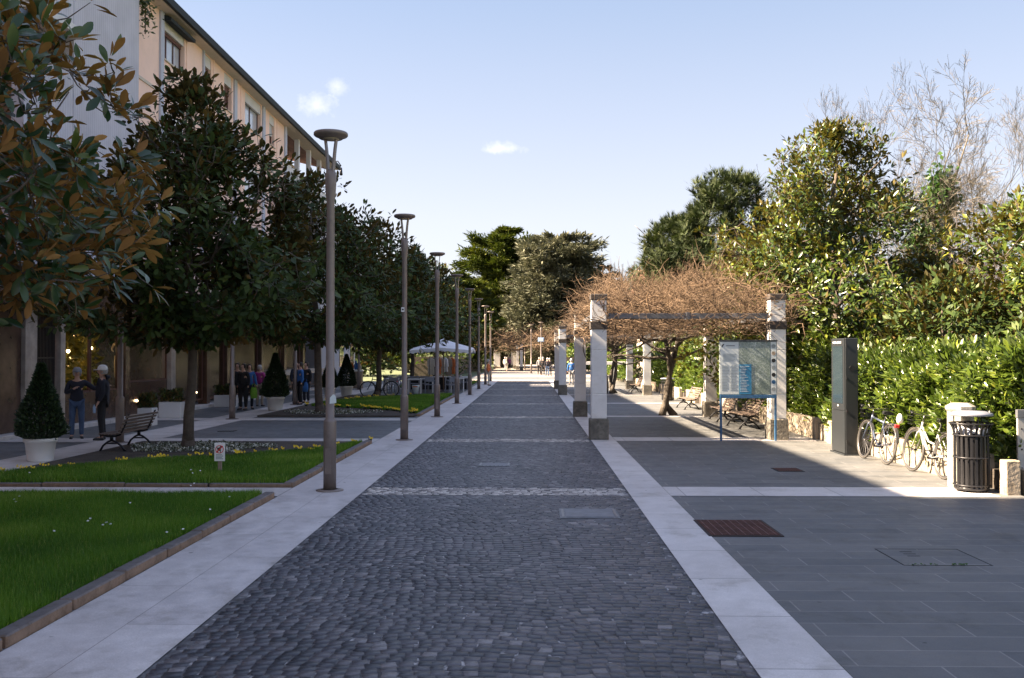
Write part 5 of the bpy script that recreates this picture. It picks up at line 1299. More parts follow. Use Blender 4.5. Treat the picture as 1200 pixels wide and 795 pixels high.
# shop interiors: dark back rooms with warm lamps and displays
mb = MB(); mb.box((SX - 1.6, 21, 0), (SX - 1.5, 58, 3.2)); mb.build('shop_back_wall', M['brownpanel'], r)
for px, z, s in ((84, 2.35, .06), (100, 2.1, .05), (126, 2.2, .05), (155, .55, .04), (226, .6, .03), (318, 2.3, .04)):
    y = yq(px); mb = MB(); mb.lathe([(0, -s), (s * .7, -s * .7), (s, 0), (s * .7, s * .7), (0, s)], n=12, cap=False); o = mb.build('shop_lamp_glow', M['lit_glow'], r, (SX - .6 if px < 150 or px > 240 else SX + .06, y, z))  # the two low outer balls glow in place of reflections on the shopfront
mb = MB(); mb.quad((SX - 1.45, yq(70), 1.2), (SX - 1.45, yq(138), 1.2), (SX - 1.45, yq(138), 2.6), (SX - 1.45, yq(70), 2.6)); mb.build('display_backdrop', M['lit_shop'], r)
C = np.stack([SX - 1.1 + .4 * rng.random(1500), yq(70) + (yq(138) - yq(70)) * rng.random(1500), .95 + 1.9 * rng.random(1500)], 1)
leaf_cloud('display_plants', C, rand_dir(1500), rand_dir(1500), .2 + .2 * rng.random(1500), LEAF_MID, M['yellow'], r)
# plant on the balcony of the grey bay
o = empty('balcony_plant', (BX + .35, 28.3, 12.1)); mb = MB(); mb.tube([(0, 0, -.3), (0, 0, .6)], .02, 5); mb.build('stem', M['bark'], o)
leaf_cloud('foliage', np.array([[0, 0, .5]]) + rng.normal(size=(260, 3)) * [.12, .18, .35], rand_dir(260), rand_dir(260), .1 + .1 * rng.random(260), LEAF_MID, M['shrub'], o); tag(o, 'small brownish plant on the balcony beside the grey grooved panel', 'plant')
# mannequin and white shop boxes
r2 = empty('mannequin', (SX + .5 - .9, yq(150), 1.2)); tag(r2, 'bare pale mannequin in the shop window beyond the man in the white cap', 'mannequin'); r2.scale = (.85,) * 3
skin_obj('body', [Vector(p) for p in ((0, 0, .9), (0, 0, 1.1), (0, 0, 1.32), (0, 0, 1.45), (0, 0, 1.58), (-.16, 0, 1.36), (-.26, .02, 1.15), (-.14, -.1, 1.05), (.16, 0, 1.36), (.24, .02, 1.1), (.22, -.06, .86), (-.09, 0, .82), (-.1, 0, .45), (-.1, 0, .05), (.09, 0, .82), (.1, 0, .45), (.1, 0, .05))],
         [(0, 1), (1, 2), (2, 3), (3, 4), (2, 5), (5, 6), (6, 7), (2, 8), (8, 9), (9, 10), (0, 11), (11, 12), (12, 13), (0, 14), (14, 15), (15, 16)], [.11, .09, .11, .045, .085, .05, .035, .025, .05, .035, .025, .08, .055, .035, .08, .055, .035], M['cream'], r2, 1)
for px, Y, w, h, lab in ((170, 26.2, .42, .5, 'pale box planter by the shop wall left of the second magnolia trunk'), (199, 29.5, .7, .5, 'white box planter right of the dark shop door'), (263, 35.6, .8, .45, 'low white box planter behind the shaded lamp pole')):
    x = (px - VX) * Y / F; q = empty('box_planter', (x, Y, .01)); tag(q, lab, 'planter'); mb = MB(); mb.box((-w / 2, -.2, 0), (w / 2, .2, h), .015); mb.build('box', M['whitebox'], q)
    n = 500; C = np.stack([rng.uniform(-w / 2, w / 2, n), rng.uniform(-.2, .2, n), h + .35 * rng.random(n)], 1); leaf_cloud('foliage', C, rand_dir(n) + [0, 0, 1], rand_dir(n), .1 + .06 * rng.random(n), LEAF_MID, M['magnolia_dark'], q)
# lower building beyond
r = empty('low_building', (0, 0, 0)); tag(r, 'lower dark-roofed house beyond the end of the pink block', 'building')
mb = MB(); mb.box((-26, 58.3, 0), (-13.0, 69.5, 10.2)); mb.build('wall', M['bluegrey'], r)
mb = MB(); mb.prism([(-12.2, 10.1), (-12.2, 10.35), (-17, 12.2), (-27, 10.4), (-27, 10.1)], 57.6, 70.2, 'Y'); mb.build('roof', M['slatewood'], r)
for fl in range(3):
    for k in range(3):
        mb = MB(); y = 60 + k * 3.8; mb.box((-13.02, y, 1.2 + fl * 3.1), (-12.96, y + 1.3, 2.8 + fl * 3.1)); mb.build('window', M['glass'], r)
mb = MB(); mb.tube([(-12.5, 57.5, 10.3), (-12.5, 57.5, 13.6), (-12.3, 57.4, 13.9), (-11.8, 57.3, 13.9), (-11.6, 57.3, 13.6)], .035, 6); mb.lathe([(0, 0), (.1, .05), (.06, .5), (0, .5)], (-11.6, 57.3, 13.0), 8, cap=False); o = mb.build('gooseneck_lamp', M['black']); tag(o, 'small hooked gooseneck lamp at the end of the pink block eave', 'lamp')
# tall building behind the camera on the left, whose shadow covers the near paving
r = empty('tall_building', (0, 0, 0)); tag(r, 'tall building on the left behind the viewpoint, shading the near paving', 'building')
mb = MB(); mb.box((-28, -40, 0), (-12.3, YTB, 18.0)); mb.build('wall', M['pinkwall'], r); mb = MB(); mb.box((-28.4, -40.4, 18.0), (-11.9, YTB + .3, 18.4)); mb.build('roof', M['slatewood'], r)
for fl in range(5):
    for k in range(13):
        mb = MB(); y = -38 + k * 3.7; mb.box((-12.32, y, 1.2 + fl * 3.2), (-12.26, y + 1.3, 2.8 + fl * 3.2)); mb.build('window', M['glass'], r)
# link block between them (unseen from the camera, closes the street front)
r = empty('corner_block', (0, 0, 0)); tag(r, 'four-storey pink block between the tall building and the grooved grey bay', 'building')
mb = MB(); mb.box((-24, YTB + .4, 0), (BX, 20.8, ZE + 1)); mb.build('wall', M['pinkwall'], r); mb = MB(); mb.prism([(BX + .5, ZE + .85), (BX + .5, ZE + 1.1), (-24.5, ZE + 4.3), (-24.5, ZE + .85)], YTB + .4, 20.95, 'Y'); mb.build('roof', M['slatewood'], r)
for fl in range(4):
    for k in range(2):
        mb = MB(); y = 13 + k * 4; mb.box((BX + .0, y, 1.2 + fl * 3.1), (BX + .05, y + 1.4, 2.8 + fl * 3.1)); mb.build('window', M['glass'], r)

# ------------------------------------------------------------------ cafe terrace
def make_chair():
    r = empty('cafe_chair')
    mb = MB(); mb.box((-.24, -.24, .42), (.24, .24, .46), .01); mb.build('seat', M['chairg'], r)
    for x in (-.22, .22):
        for y in (-.22, .22): mb = MB(); mb.box((x - .02, y - .02, 0), (x + .02, y + .02, .42 if y < 0 else .42), .004); mb.build('leg', M['chairg'], r)
    mb = MB(); mb.box((-.24, .2, .46), (-.2, .24, .84)); mb.box((.2, .2, .46), (.24, .24, .84)); mb.box((-.24, .195, .6), (.24, .245, .84), .008); mb.build('backrest', M['chairg'], r)
    for s in (-1, 1): mb = MB(); mb.box((s * .27 - .025, -.24, .64), (s * .27 + .025, .24, .675), .006); mb.box((s * .27 - .02, -.24, .4), (s * .27 + .02, -.2, .64)); mb.build('armrest', M['chairg'], r)
    return r
M['chairg'] = simple('grey_wicker', (.2, .21, .24), .6, var=.1, nscale=10, bmp=.2)
def make_table():
    r = empty('cafe_table'); mb = MB(); mb.box((-.36, -.36, .71), (.36, .36, .75), .006); mb.build('tabletop', M['whitebox'], r)
    for x in (-.32, .32):
        for y in (-.32, .32): mb = MB(); mb.box((x - .025, y - .025, 0), (x + .025, y + .025, .71)); mb.build('leg', M['whitebox'], r)
    return r
ch = make_chair(); tb = make_table(); u1 = u2 = False
for i, (px, Y, rz) in enumerate(((456, 50.2, 2.9), (462, 48.3, 3.1), (470, 50.5, .2), (485.5, 50.3, .1), (503.5, 48.5, 3.2), (497, 50.4, 0), (527, 49.2, 1.6), (534, 51.2, .1), (531.5, 48, 3.3), (544, 53, 1.4))):
    o = copy_tree(ch) if u1 else ch; u1 = True; place(o, ((px - VX) * Y / F, Y, .012), rz, 'grey armchair on the cafe terrace, %s from the left' % ORD[i]); tag(o, None, 'chair', 'cafe terrace chairs')
for i, (px, Y) in enumerate(((459, 49.2), (486, 48.4), (500, 49.4), (536, 49.4), (545.5, 51.5))):
    o = copy_tree(tb) if u2 else tb; u2 = True; place(o, ((px - VX) * Y / F, Y, .012), .05, 'square white-topped cafe table, %s from the left on the terrace' % ORD[i]); tag(o, None, 'table', 'cafe terrace tables')
x, y = (487 - VX) * 47.3 / F, 47.3
r = empty('waste_basket', (x, y, .012)); tag(r, 'pale grey waste basket with an orange label before the cafe tables', 'waste basket')
mb = MB(); mb.lathe([(0, 0), (.13, 0), (.19, .42), (.2, .46), (.17, .46), (0, .44)], n=18, cap=False); mb.build('body', M['paper'], r); mb = MB(); mb.box((-.12, -.205, .36), (.12, -.19, .41)); mb.build('label_strip', M['orange'], r)
# parasol
Y = 50.2; x = (519.5 - VX) * Y / F
r = empty('parasol', (x, Y, .012)); tag(r, 'large white square cafe parasol with a scalloped valance over the terrace', 'parasol')
mb = MB(); mb.lathe([(0, 0), (.35, 0), (.35, .06), (.05, .09)], n=20, cap=False); mb.build('base', M['iron'], r)
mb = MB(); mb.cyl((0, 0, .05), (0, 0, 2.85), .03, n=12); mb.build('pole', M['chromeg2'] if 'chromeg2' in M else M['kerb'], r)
mb = MB(); hw = 1.62; N = 6
pts8 = [(-hw, -hw), (0, -hw), (hw, -hw), (hw, 0), (hw, hw), (0, hw), (-hw, hw), (-hw, 0)]
def ez(i): return 2.22 if i % 2 == 0 else 2.36
mb.smooth = True
for i in range(8):
    a, b_ = pts8[i], pts8[(i + 1) % 8]
    for k in range(N):
        t0, t1 = k / N, (k + 1) / N
        def pt(p, t, e): return (p[0] * t, p[1] * t, 2.86 - (2.86 - e) * (t ** .85) )
        mb.quad(pt(a, t0, ez(i)), pt(a, t1, ez(i)), pt(b_, t1, ez(i + 1)), pt(b_, t0, ez(i + 1)))
    for k in range(4):
        def lp(t): return (a[0] + (b_[0] - a[0]) * t, a[1] + (b_[1] - a[1]) * t, ez(i) + (ez(i + 1) - ez(i)) * t)
        p, q = lp(k / 4), lp((k + 1) / 4); m_ = lp((k + .5) / 4)
        mb.quad(p, q, (q[0], q[1], q[2] - .13), (m_[0], m_[1], m_[2] - .2), (p[0], p[1], p[2] - .13))
mb.build('canopy', M['cloth_white'], r)
for i in range(8):
    p = pts8[i]; mb = MB(); mb.tube([(0, 0, 2.8), (p[0] * .97, p[1] * .97, ez(i) - .03)], .012, 5); mb.tube([(0, 0, 2.1), (p[0] * .5, p[1] * .5, (2.8 + ez(i)) / 2 - .05)], .01, 5); mb.build('rib', M['black'], r)
# clothes rack
Y = 53; x0 = (503 - VX) * Y / F; x1 = (536 - VX) * Y / F
r = empty('clothes_rack', (x0, Y, .012)); tag(r, 'dark clothes rail under the parasol hung with garments', 'clothes rack')
mb = MB(); w = x1 - x0; mb.tube([(0, 0, 0), (0, 0, 1.9), (w, 0, 1.9), (w, 0, 0)], .02, 6); mb.tube([(0, -.3, .03), (0, .3, .03)], .02, 6); mb.tube([(w, -.3, .03), (w, .3, .03)], .02, 6); mb.build('rail', M['black'], r)
for k, mt in enumerate(('cream', 'greycloth', 'orange', 'cream', 'whitecloth', 'tan', 'orange', 'whitecloth')):
    mb = MB(); xx = .1 + k * (w - .2) / 7; h = random.uniform(.75, 1.0); tp = 1.82
    mb.prism([(-.03, tp), (.03, tp), (.2, tp - .1), (.24, tp - .5), (.17, tp - .5), (.2, tp - h), (-.2, tp - h), (-.17, tp - .5), (-.24, tp - .5), (-.2, tp - .1)], -.035, .035, 'X')
    mb.tube([(0, 0, tp), (0, 0, tp + .09)], .006, 4)
    o = mb.build('garment', M[mt]); o.location = (x0 + xx, Y, .012); o.rotation_euler = (0, 0, random.uniform(.6, 1.3)); tag(o, '%s garment hanging on the rail under the parasol, %s from the left' % ({'cream': 'cream', 'greycloth': 'grey', 'orange': 'orange', 'whitecloth': 'white', 'tan': 'tan'}[mt], ORD[k]), 'garment', 'garments on the rail')
r = empty('market_table', ((512 - VX) * 54 / F, 54, .012)); tag(r, 'long table under a black cloth below the hanging garments', 'table'); mb = MB(); mb.box((-1.9, -.4, .7), (1.9, .4, .74)); mb.build('tabletop', M['whitebox'], r); mb = MB(); mb.box((-1.88, -.42, .02), (1.88, -.405, .7)); mb.box((-1.88, .405, .02), (1.88, .42, .7)); mb.build('cloth', M['blackcloth'], r)
r = empty('market_stall', ((417 - VX) * 56 / F, 56, 0)); tag(r, 'bright stall counter with goods glowing in the sun beyond the magnolias', 'stall')
mb = MB(); mb.box((-.4, -.3, 1.0), (.4, .3, 1.1), .01); mb.build('counter', M['white'], r); mb = MB(); mb.box((-.35, -.28, 0), (.35, .28, 1.0)); mb.build('stand', M['tan'], r)
for k, (dx, mt, h) in enumerate(((-.25, 'orange', .45), (-.02, 'bluecloth', .55), (.2, 'cream', .4))):
    mb = MB(); mb.lathe([(0, 0), (.1, .02), (.12, h * .5), (.05, h * .8), (.07, h), (0, h)], (0, 0, 0), 12, cap=False); o = mb.build('vase', M[mt]); o.location = ((417 - VX) * 56 / F + dx, 56, 1.11); tag(o, '%s vase-shaped ware on the bright stall counter' % ('orange', 'blue', 'cream')[k], 'vase')
# low white frame wall and bright things beyond the second column
r = empty('white_frame_wall', (3.2, 60.5, .01)); tag(r, 'low white wall with openings beyond the second pergola', 'wall')
mb = MB(); mb.box((0, 0, 1.35), (3.4, .25, 1.55), .01)
for x in (0, 1.0, 2.1, 3.15): mb.box((x, 0, 0), (x + .25, .25, 1.35), .01)
mb.build('frame', M['white_paint'], r)
# ------------------------------------------------------------------ street magnolias on the left
MP = [(0, .35), (.05, .8), (.14, 1.0), (.3, .97), (.5, .84), (.7, .64), (.85, .44), (.95, .27), (1, .1)]
MP1 = [(0, .5), (.1, .9), (.3, 1.0), (.52, .93), (.75, .75), (.9, .6), (1, .3)]
def sc(p, r): return [(a, b * r) for a, b in p]
GM = 'street magnolias along the shops'
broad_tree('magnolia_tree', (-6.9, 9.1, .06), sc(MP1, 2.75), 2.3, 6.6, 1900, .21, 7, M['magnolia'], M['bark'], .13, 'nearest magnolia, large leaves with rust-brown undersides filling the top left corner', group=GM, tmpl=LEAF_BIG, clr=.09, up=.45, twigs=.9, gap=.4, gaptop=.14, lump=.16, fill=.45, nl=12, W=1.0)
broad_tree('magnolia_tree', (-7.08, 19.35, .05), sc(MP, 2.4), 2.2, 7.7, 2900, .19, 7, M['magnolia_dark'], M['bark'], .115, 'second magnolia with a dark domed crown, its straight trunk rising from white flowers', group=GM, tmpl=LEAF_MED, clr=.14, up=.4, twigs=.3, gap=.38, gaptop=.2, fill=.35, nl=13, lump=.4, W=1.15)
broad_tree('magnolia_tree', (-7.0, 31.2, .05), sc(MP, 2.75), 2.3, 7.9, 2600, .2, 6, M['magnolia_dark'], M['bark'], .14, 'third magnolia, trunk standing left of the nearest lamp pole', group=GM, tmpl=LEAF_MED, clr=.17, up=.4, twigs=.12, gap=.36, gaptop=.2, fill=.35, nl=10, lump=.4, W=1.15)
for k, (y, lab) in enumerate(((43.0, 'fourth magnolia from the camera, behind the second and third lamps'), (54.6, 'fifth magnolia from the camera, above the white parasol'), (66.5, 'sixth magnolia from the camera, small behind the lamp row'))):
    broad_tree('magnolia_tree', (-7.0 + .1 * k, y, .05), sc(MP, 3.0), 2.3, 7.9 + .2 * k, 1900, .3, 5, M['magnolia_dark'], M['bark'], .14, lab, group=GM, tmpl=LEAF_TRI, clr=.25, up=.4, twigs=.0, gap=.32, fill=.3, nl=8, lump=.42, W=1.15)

# ------------------------------------------------------------------ park trees on the right
BP = [(0, .75), (.12, .96), (.33, 1.0), (.55, .9), (.7, .75), (.8, .6), (.92, .36), (1, .1)]
GR = 'evergreen magnolias behind the hedge'
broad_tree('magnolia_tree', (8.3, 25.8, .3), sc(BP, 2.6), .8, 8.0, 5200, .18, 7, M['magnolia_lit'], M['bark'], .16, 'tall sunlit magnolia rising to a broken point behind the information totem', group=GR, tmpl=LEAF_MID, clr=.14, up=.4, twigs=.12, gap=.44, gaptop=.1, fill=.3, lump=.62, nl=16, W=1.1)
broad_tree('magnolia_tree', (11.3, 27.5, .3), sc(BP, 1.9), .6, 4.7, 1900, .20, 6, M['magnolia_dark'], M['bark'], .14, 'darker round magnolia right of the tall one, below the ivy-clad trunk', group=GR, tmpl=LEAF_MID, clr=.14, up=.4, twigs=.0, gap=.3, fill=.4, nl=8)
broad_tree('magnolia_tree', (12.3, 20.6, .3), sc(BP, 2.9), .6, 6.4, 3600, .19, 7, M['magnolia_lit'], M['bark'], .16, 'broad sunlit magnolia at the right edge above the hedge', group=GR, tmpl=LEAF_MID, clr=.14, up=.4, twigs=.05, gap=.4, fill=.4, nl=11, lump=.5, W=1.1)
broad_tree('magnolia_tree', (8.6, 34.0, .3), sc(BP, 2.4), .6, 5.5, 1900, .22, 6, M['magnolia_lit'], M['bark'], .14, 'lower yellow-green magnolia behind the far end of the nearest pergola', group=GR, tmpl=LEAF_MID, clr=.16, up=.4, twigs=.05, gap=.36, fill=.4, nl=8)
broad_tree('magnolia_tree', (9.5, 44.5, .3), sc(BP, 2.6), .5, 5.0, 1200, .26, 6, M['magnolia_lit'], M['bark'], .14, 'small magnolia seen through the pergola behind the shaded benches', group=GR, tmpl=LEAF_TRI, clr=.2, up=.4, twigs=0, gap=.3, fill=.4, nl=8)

# laurel hedge
def hedge(y0, y1, x0, n, hfun, leafs, label, seed, mat='laurel', depth=1.3):
    rg = np.random.default_rng(seed)
    y = rg.uniform(y0, y1, n); hh = np.array([hfun(v) for v in y]) * (1 + .1 * np.sin(y * 3.1 + seed) + .06 * np.sin(y * 7.3)) 
    f = rg.random(n); side = f < .62
    z = np.where(side, .35 + (hh - .35) * rg.random(n) ** .9, hh - .12 * rg.random(n) + .1 * rg.normal(size=n))
    x = np.where(side, x0 + .16 * rg.normal(size=n) + .16 * np.sin(y * 2.2 + z * 2.5) + .12 * np.sin(y * 5 - z * 4) + .28 * (z / hh) ** 3 + .35 * rg.random(n) ** 2, x0 + .1 + depth * rg.random(n))
    C = np.stack([x, y, z], 1)
    O = np.where(side[:, None], np.array([-1, -.15, .5]), np.array([-.2, 0, 1.0])); per = 5
    Cr = np.repeat(C, per, 0); Or = np.repeat(O, per, 0); N_ = len(Cr); rd = rand_dir(N_)
    U = nrmz(Or * .7 + rd * .8 + [0, 0, .25]); Nn = nrmz(Or + rd * .3 + [0, 0, .6])
    o = empty('laurel_hedge', (x0, y0, 0)); tag(o, label, 'hedge')
    pos = Cr + rd * .05 - np.array([x0, y0, 0]); cl = np.repeat(rg.random(n), per)
    leaf_cloud('foliage', pos, U, Nn, leafs * (.6 + .6 * rg.random(N_)), LEAF_MID, M[mat], o, np.clip(cl * .5 + .5 * rg.random(N_), 0, 1), W=.95)
    mb = MB()
    for k in range(int((y1 - y0) * 5)):
        yy = rg.uniform(0, y1 - y0); h = hfun(y0 + yy) * rg.uniform(.6, .95); xx = .3 + .8 * rg.random()
        mb.tube([(xx, yy, .25), (xx + rg.normal() * .1, yy + rg.normal() * .15, h * .5), (xx + rg.normal() * .2, yy + rg.normal() * .3, h)], [.02, .014, .006], 4, cap=False)
    mb.build('stems', M['bark'], o); return o
hedge(13.9, 20.0, 7.12, 7800, lambda y: 1.85 + .08 * math.sin(y), .155, 'bright green laurel hedge behind the bicycles and the litter bin', 51)
hedge(20.4, 29.0, 7.15, 6500, lambda y: 2.1 + .3 * math.sin(y * .8), .16, 'shaggy laurel hedge between the totem and the map board', 52)
hedge(29.0, 56.0, 7.2, 8500, lambda y: 2.3 + .2 * math.sin(y * .7), .22, 'long sunlit laurel hedge seen through the pergola', 53)
hedge(60.0, 90.0, 6.4, 3500, lambda y: 1.9, .35, 'distant sunlit hedge beyond the second pergola', 54)

# ------------------------------------------------------------------ conifers
def cedar(loc, hgt, rad, n_br, mat, label, tiers=11, droop=.0, tuft=.5, per=90, zb=.12, cat='tree', name='cedar_tree', profp=None, seed=1, flat=.18, upc=.35):
    rg = np.random.default_rng(seed); rnd = random.Random(seed)
    root = empty(name, loc); tag(root, label, cat)
    mb = MB(); mb.tube([(0, 0, -.1), (.1, 0, hgt * .3), (0, .1, hgt * .65), (0, 0, hgt * .93)], [hgt * .03, hgt * .022, hgt * .014, .05], 8)
    CC = []; UU = []; NN = []; SS = []; RR = []
    for i in range(n_br):
        t = (i + rnd.random()) / n_br; tz = round(t * tiers) / tiers * .65 + t * .35; z = hgt * (zb + (1 - zb) * tz)
        pr = np.interp(tz, *(zip(*(profp or [(0, .75), (.25, 1), (.55, .86), (.8, .58), (.93, .34), (1, .12)]))))
        L = rad * pr * rnd.uniform(.62, 1.12); a = rnd.random() * 2 * PI
        s0 = Vector((0, 0, z - L * .12)); e = Vector((math.cos(a) * L, math.sin(a) * L, z + L * (upc * .3 - droop)))
        mid = s0.lerp(e, .5) + Vector((0, 0, L * .07)); mb.tube([s0, mid, e], [.05 + L * .012, .03 + L * .006, .02], 4, cap=False)
        m = int(per * (.4 + L / rad)); u = rg.random(m) ** .6; w = L * .30 * (1.1 - u * .75)
        c = np.array(s0)[None] * ((1 - u) ** 2)[:, None] + np.array(mid)[None] * (2 * u * (1 - u))[:, None] + np.array(e)[None] * (u ** 2)[:, None]
        sd = np.array([-math.sin(a), math.cos(a), 0]); v = rg.normal(size=m) * .55
        c = c + sd[None] * (w * v)[:, None]; c[:, 2] += rg.normal(size=m) * L * flat * .25 - np.abs(v) * w * .15 + .12 * L * .1
        o_ = np.array([math.cos(a), math.sin(a), upc])[None] + sd[None] * v[:, None] * 1.2 + rg.normal(size=(m, 3)) * .45; o_[:, 2] -= droop * 1.5
        CC.append(c); UU.append(o_); NN.append(rg.normal(size=(m, 3)) * .45 + [0, 0, 1]); SS.append(tuft * (.6 + .7 * rg.random(m))); RR.append(np.clip(rg.random(m) * .6 + .4 * rnd.random(), 0, 1))
    mb.build('trunk', M['bark'], root)
    leaf_cloud('crown', np.concatenate(CC), np.concatenate(UU), np.concatenate(NN), np.concatenate(SS), LEAF_TRI, M[mat], root, np.concatenate(RR), W=.62)
    return root
cedar((-4.2, 150, 0), 21.6, 9.6, 170, 'cedar', 'large dark green cedar with flat tiered branches at the end of the road', tiers=9, tuft=.85, per=420, seed=3, flat=.2, profp=[(0, .9), (.3, .95), (.45, 1.0), (.75, .82), (.9, .6), (1, .28)])
cedar((3.9, 132, 0), 18.4, 8.3, 230, 'bluecedar', 'large grey-green blue cedar with drooping sprays, right of the dark cedar', tiers=12, tuft=.8, per=330, seed=5, droop=.04, flat=.2, profp=[(0, .95), (.3, 1.0), (.5, .85), (.75, .8), (.9, .75), (1, .45)])
cedar((10.6, 134, 0), 14.5, 4.8, 90, 'bluecedar', 'smaller blue-green cedar right of the big blue cedar', tiers=10, tuft=.8, per=200, seed=8, droop=.08, flat=.3)
cedar((-8.5, 118, 0), 12.0, 5.4, 120, 'cedar', 'dark cedar boughs left of the large cedar, behind the lamps', tiers=8, tuft=.8, per=230, seed=6)
cedar((-13.5, 105, 0), 11.0, 4.5, 80, 'cedar', 'dark conifer behind the end of the magnolia row', tiers=8, tuft=.8, per=220, seed=9)
PP = [(0, .55), (.15, .9), (.35, 1.0), (.6, .85), (.8, .62), (.95, .4), (1, .25)]
broad_tree('pine_tree', (12.6, 60, .3), sc(PP, 3.6), 5.2, 13.2, 520, .42, 46, M['pine'], M['bark'], .25, 'rounded pine with blue-green needle clumps above the wisteria pergola', tmpl=NEEDLE2, clr=.55, up=.6, twigs=.3, gap=.5, fill=.4, lump=.3, nl=12, cat='tree')
broad_tree('pine_tree', (9.7, 62, .3), sc(PP, 2.9), 5.0, 10.6, 300, .42, 46, M['pine'], M['bark'], .2, 'smaller pine left of the rounded pine, sloping down to the roof', tmpl=NEEDLE2, clr=.5, up=.6, twigs=.3, gap=.5, fill=.4, lump=.3, nl=9, cat='tree')
cedar((18.9, 32, .3), 9.6, 1.9, 60, 'pine', 'dark pine with yellowish tufts at the far right edge', tiers=9, tuft=.33, per=110, seed=13, zb=.3, name='pine_tree', flat=.6, upc=.8)
broad_tree('golden_tree', (-2.9, 163, 0), sc(BP, 4.2), .8, 10.6, 1000, .65, 5, M['yellow'], M['bark'], .2, 'yellow-green bushy tree at the foot of the blue cedar', tmpl=LEAF_TRI, clr=.4, twigs=0, gap=.2, fill=.4, nl=6)
def long_hedge(x0, x1, y0, y1, h, n, leafs, mat, label):
    o = empty('clipped_hedge', (x0, y0, 0)); tag(o, label, 'hedge', 'distant hedges at the end of the street')
    C = np.stack([rng.uniform(0, x1 - x0, n), rng.uniform(0, y1 - y0, n), h * rng.random(n) ** .7], 1); C[:, 2] *= 1 + .12 * np.sin(C[:, 0] * .9)
    leaf_cloud('foliage', C, rand_dir(n) + [0, 0, .5], rand_dir(n), leafs * (.6 + .8 * rng.random(n)), LEAF_TRI, M[mat], o, W=1.4)
    mb = MB(); mb.box((.3, .3, 0), (x1 - x0 - .3, y1 - y0 - .3, h * .8)); mb.build('inner_branches', M['bark'], o)
long_hedge(-34, -9.5, 152, 154, 2.6, 3500, .5, 'laurel', 'bright green hedge behind the lone white pillar at the road end')
long_hedge(-9.5, -6.8, 74, 140, 2.3, 5200, .38, 'shrub', 'dark hedge left of the far lamps beyond the cafe')
long_hedge(-40, 14, 196, 199, 3.4, 3500, .8, 'shrub', 'long distant hedge closing the far end of the street')
long_hedge(3.2, 5.6, 96, 112, 2.2, 2600, .4, 'laurel', 'yellow-green hedge right of the distant walkers')
# background shrubs and wooded masses at the end of the street
for k, (x, y, h, rr, mt, lab) in enumerate(((-18, 90, 9, 5, 'magnolia_dark', 'dark broadleaf tree beyond the low building'), (-22, 130, 10, 7, 'shrub', 'leafy tree at the far left behind the magnolia row'), (9, 112, 6.5, 4.2, 'shrub', 'green shrub mass right of the far people'),
        (16, 96, 7.5, 4.5, 'shrub', 'rounded green tree behind the house roof'), (-14, 190, 9, 8, 'shrub', 'distant tree left of the large cedar'), (16, 185, 13, 8, 'shrub', 'distant tree behind the small blue cedar'), (-34, 170, 12, 9, 'shrub', 'distant tree at the far left horizon'), (30, 120, 9, 6, 'shrub', 'tree behind the pines at the right'), (1, 205, 9, 7, 'shrub', 'distant tree straight behind the road end'))):
    broad_tree('broadleaf_tree', (x, y, 0), sc(BP, rr), .4, h, 1100, .7, 4, M[mt], M['bark'], .2, lab, tmpl=LEAF_TRI, clr=.6, twigs=0, gap=.15, fill=.35, nl=5, group='background trees')
for k, (x, y, h, rr, lab) in enumerate(((10.2, 30.2, 4.8, 2.1, 'dark shrub behind the foot of the tall magnolia'), (11.5, 20.5, 3.6, 1.9, 'dark shrub filling the gap behind the hedge right of the totem'), (9.2, 20.8, 3.5, 1.6, 'dark shrub directly behind the totem'), (15.5, 24, 4.4, 2.6, 'dark shrub behind the right-edge magnolia'), (10.5, 17.2, 3.3, 1.9, 'shrub above the hedge behind the near bicycle'), (13.5, 31, 4.0, 2.6, 'shrub below the brown bare thicket'))):
    broad_tree('shrub', (x, y, .3), sc([(0, .8), (.3, 1), (.7, .85), (1, .2)], rr), .2, h, 1000, .19, 6, M['magnolia_dark'], M['bark'], .06, lab, 'shrub', tmpl=LEAF_TRI, clr=.16, twigs=0, gap=.2, fill=.45, nl=5, group='shrubs behind the hedge')  # dark leaf colour stands in for the shade behind the hedge

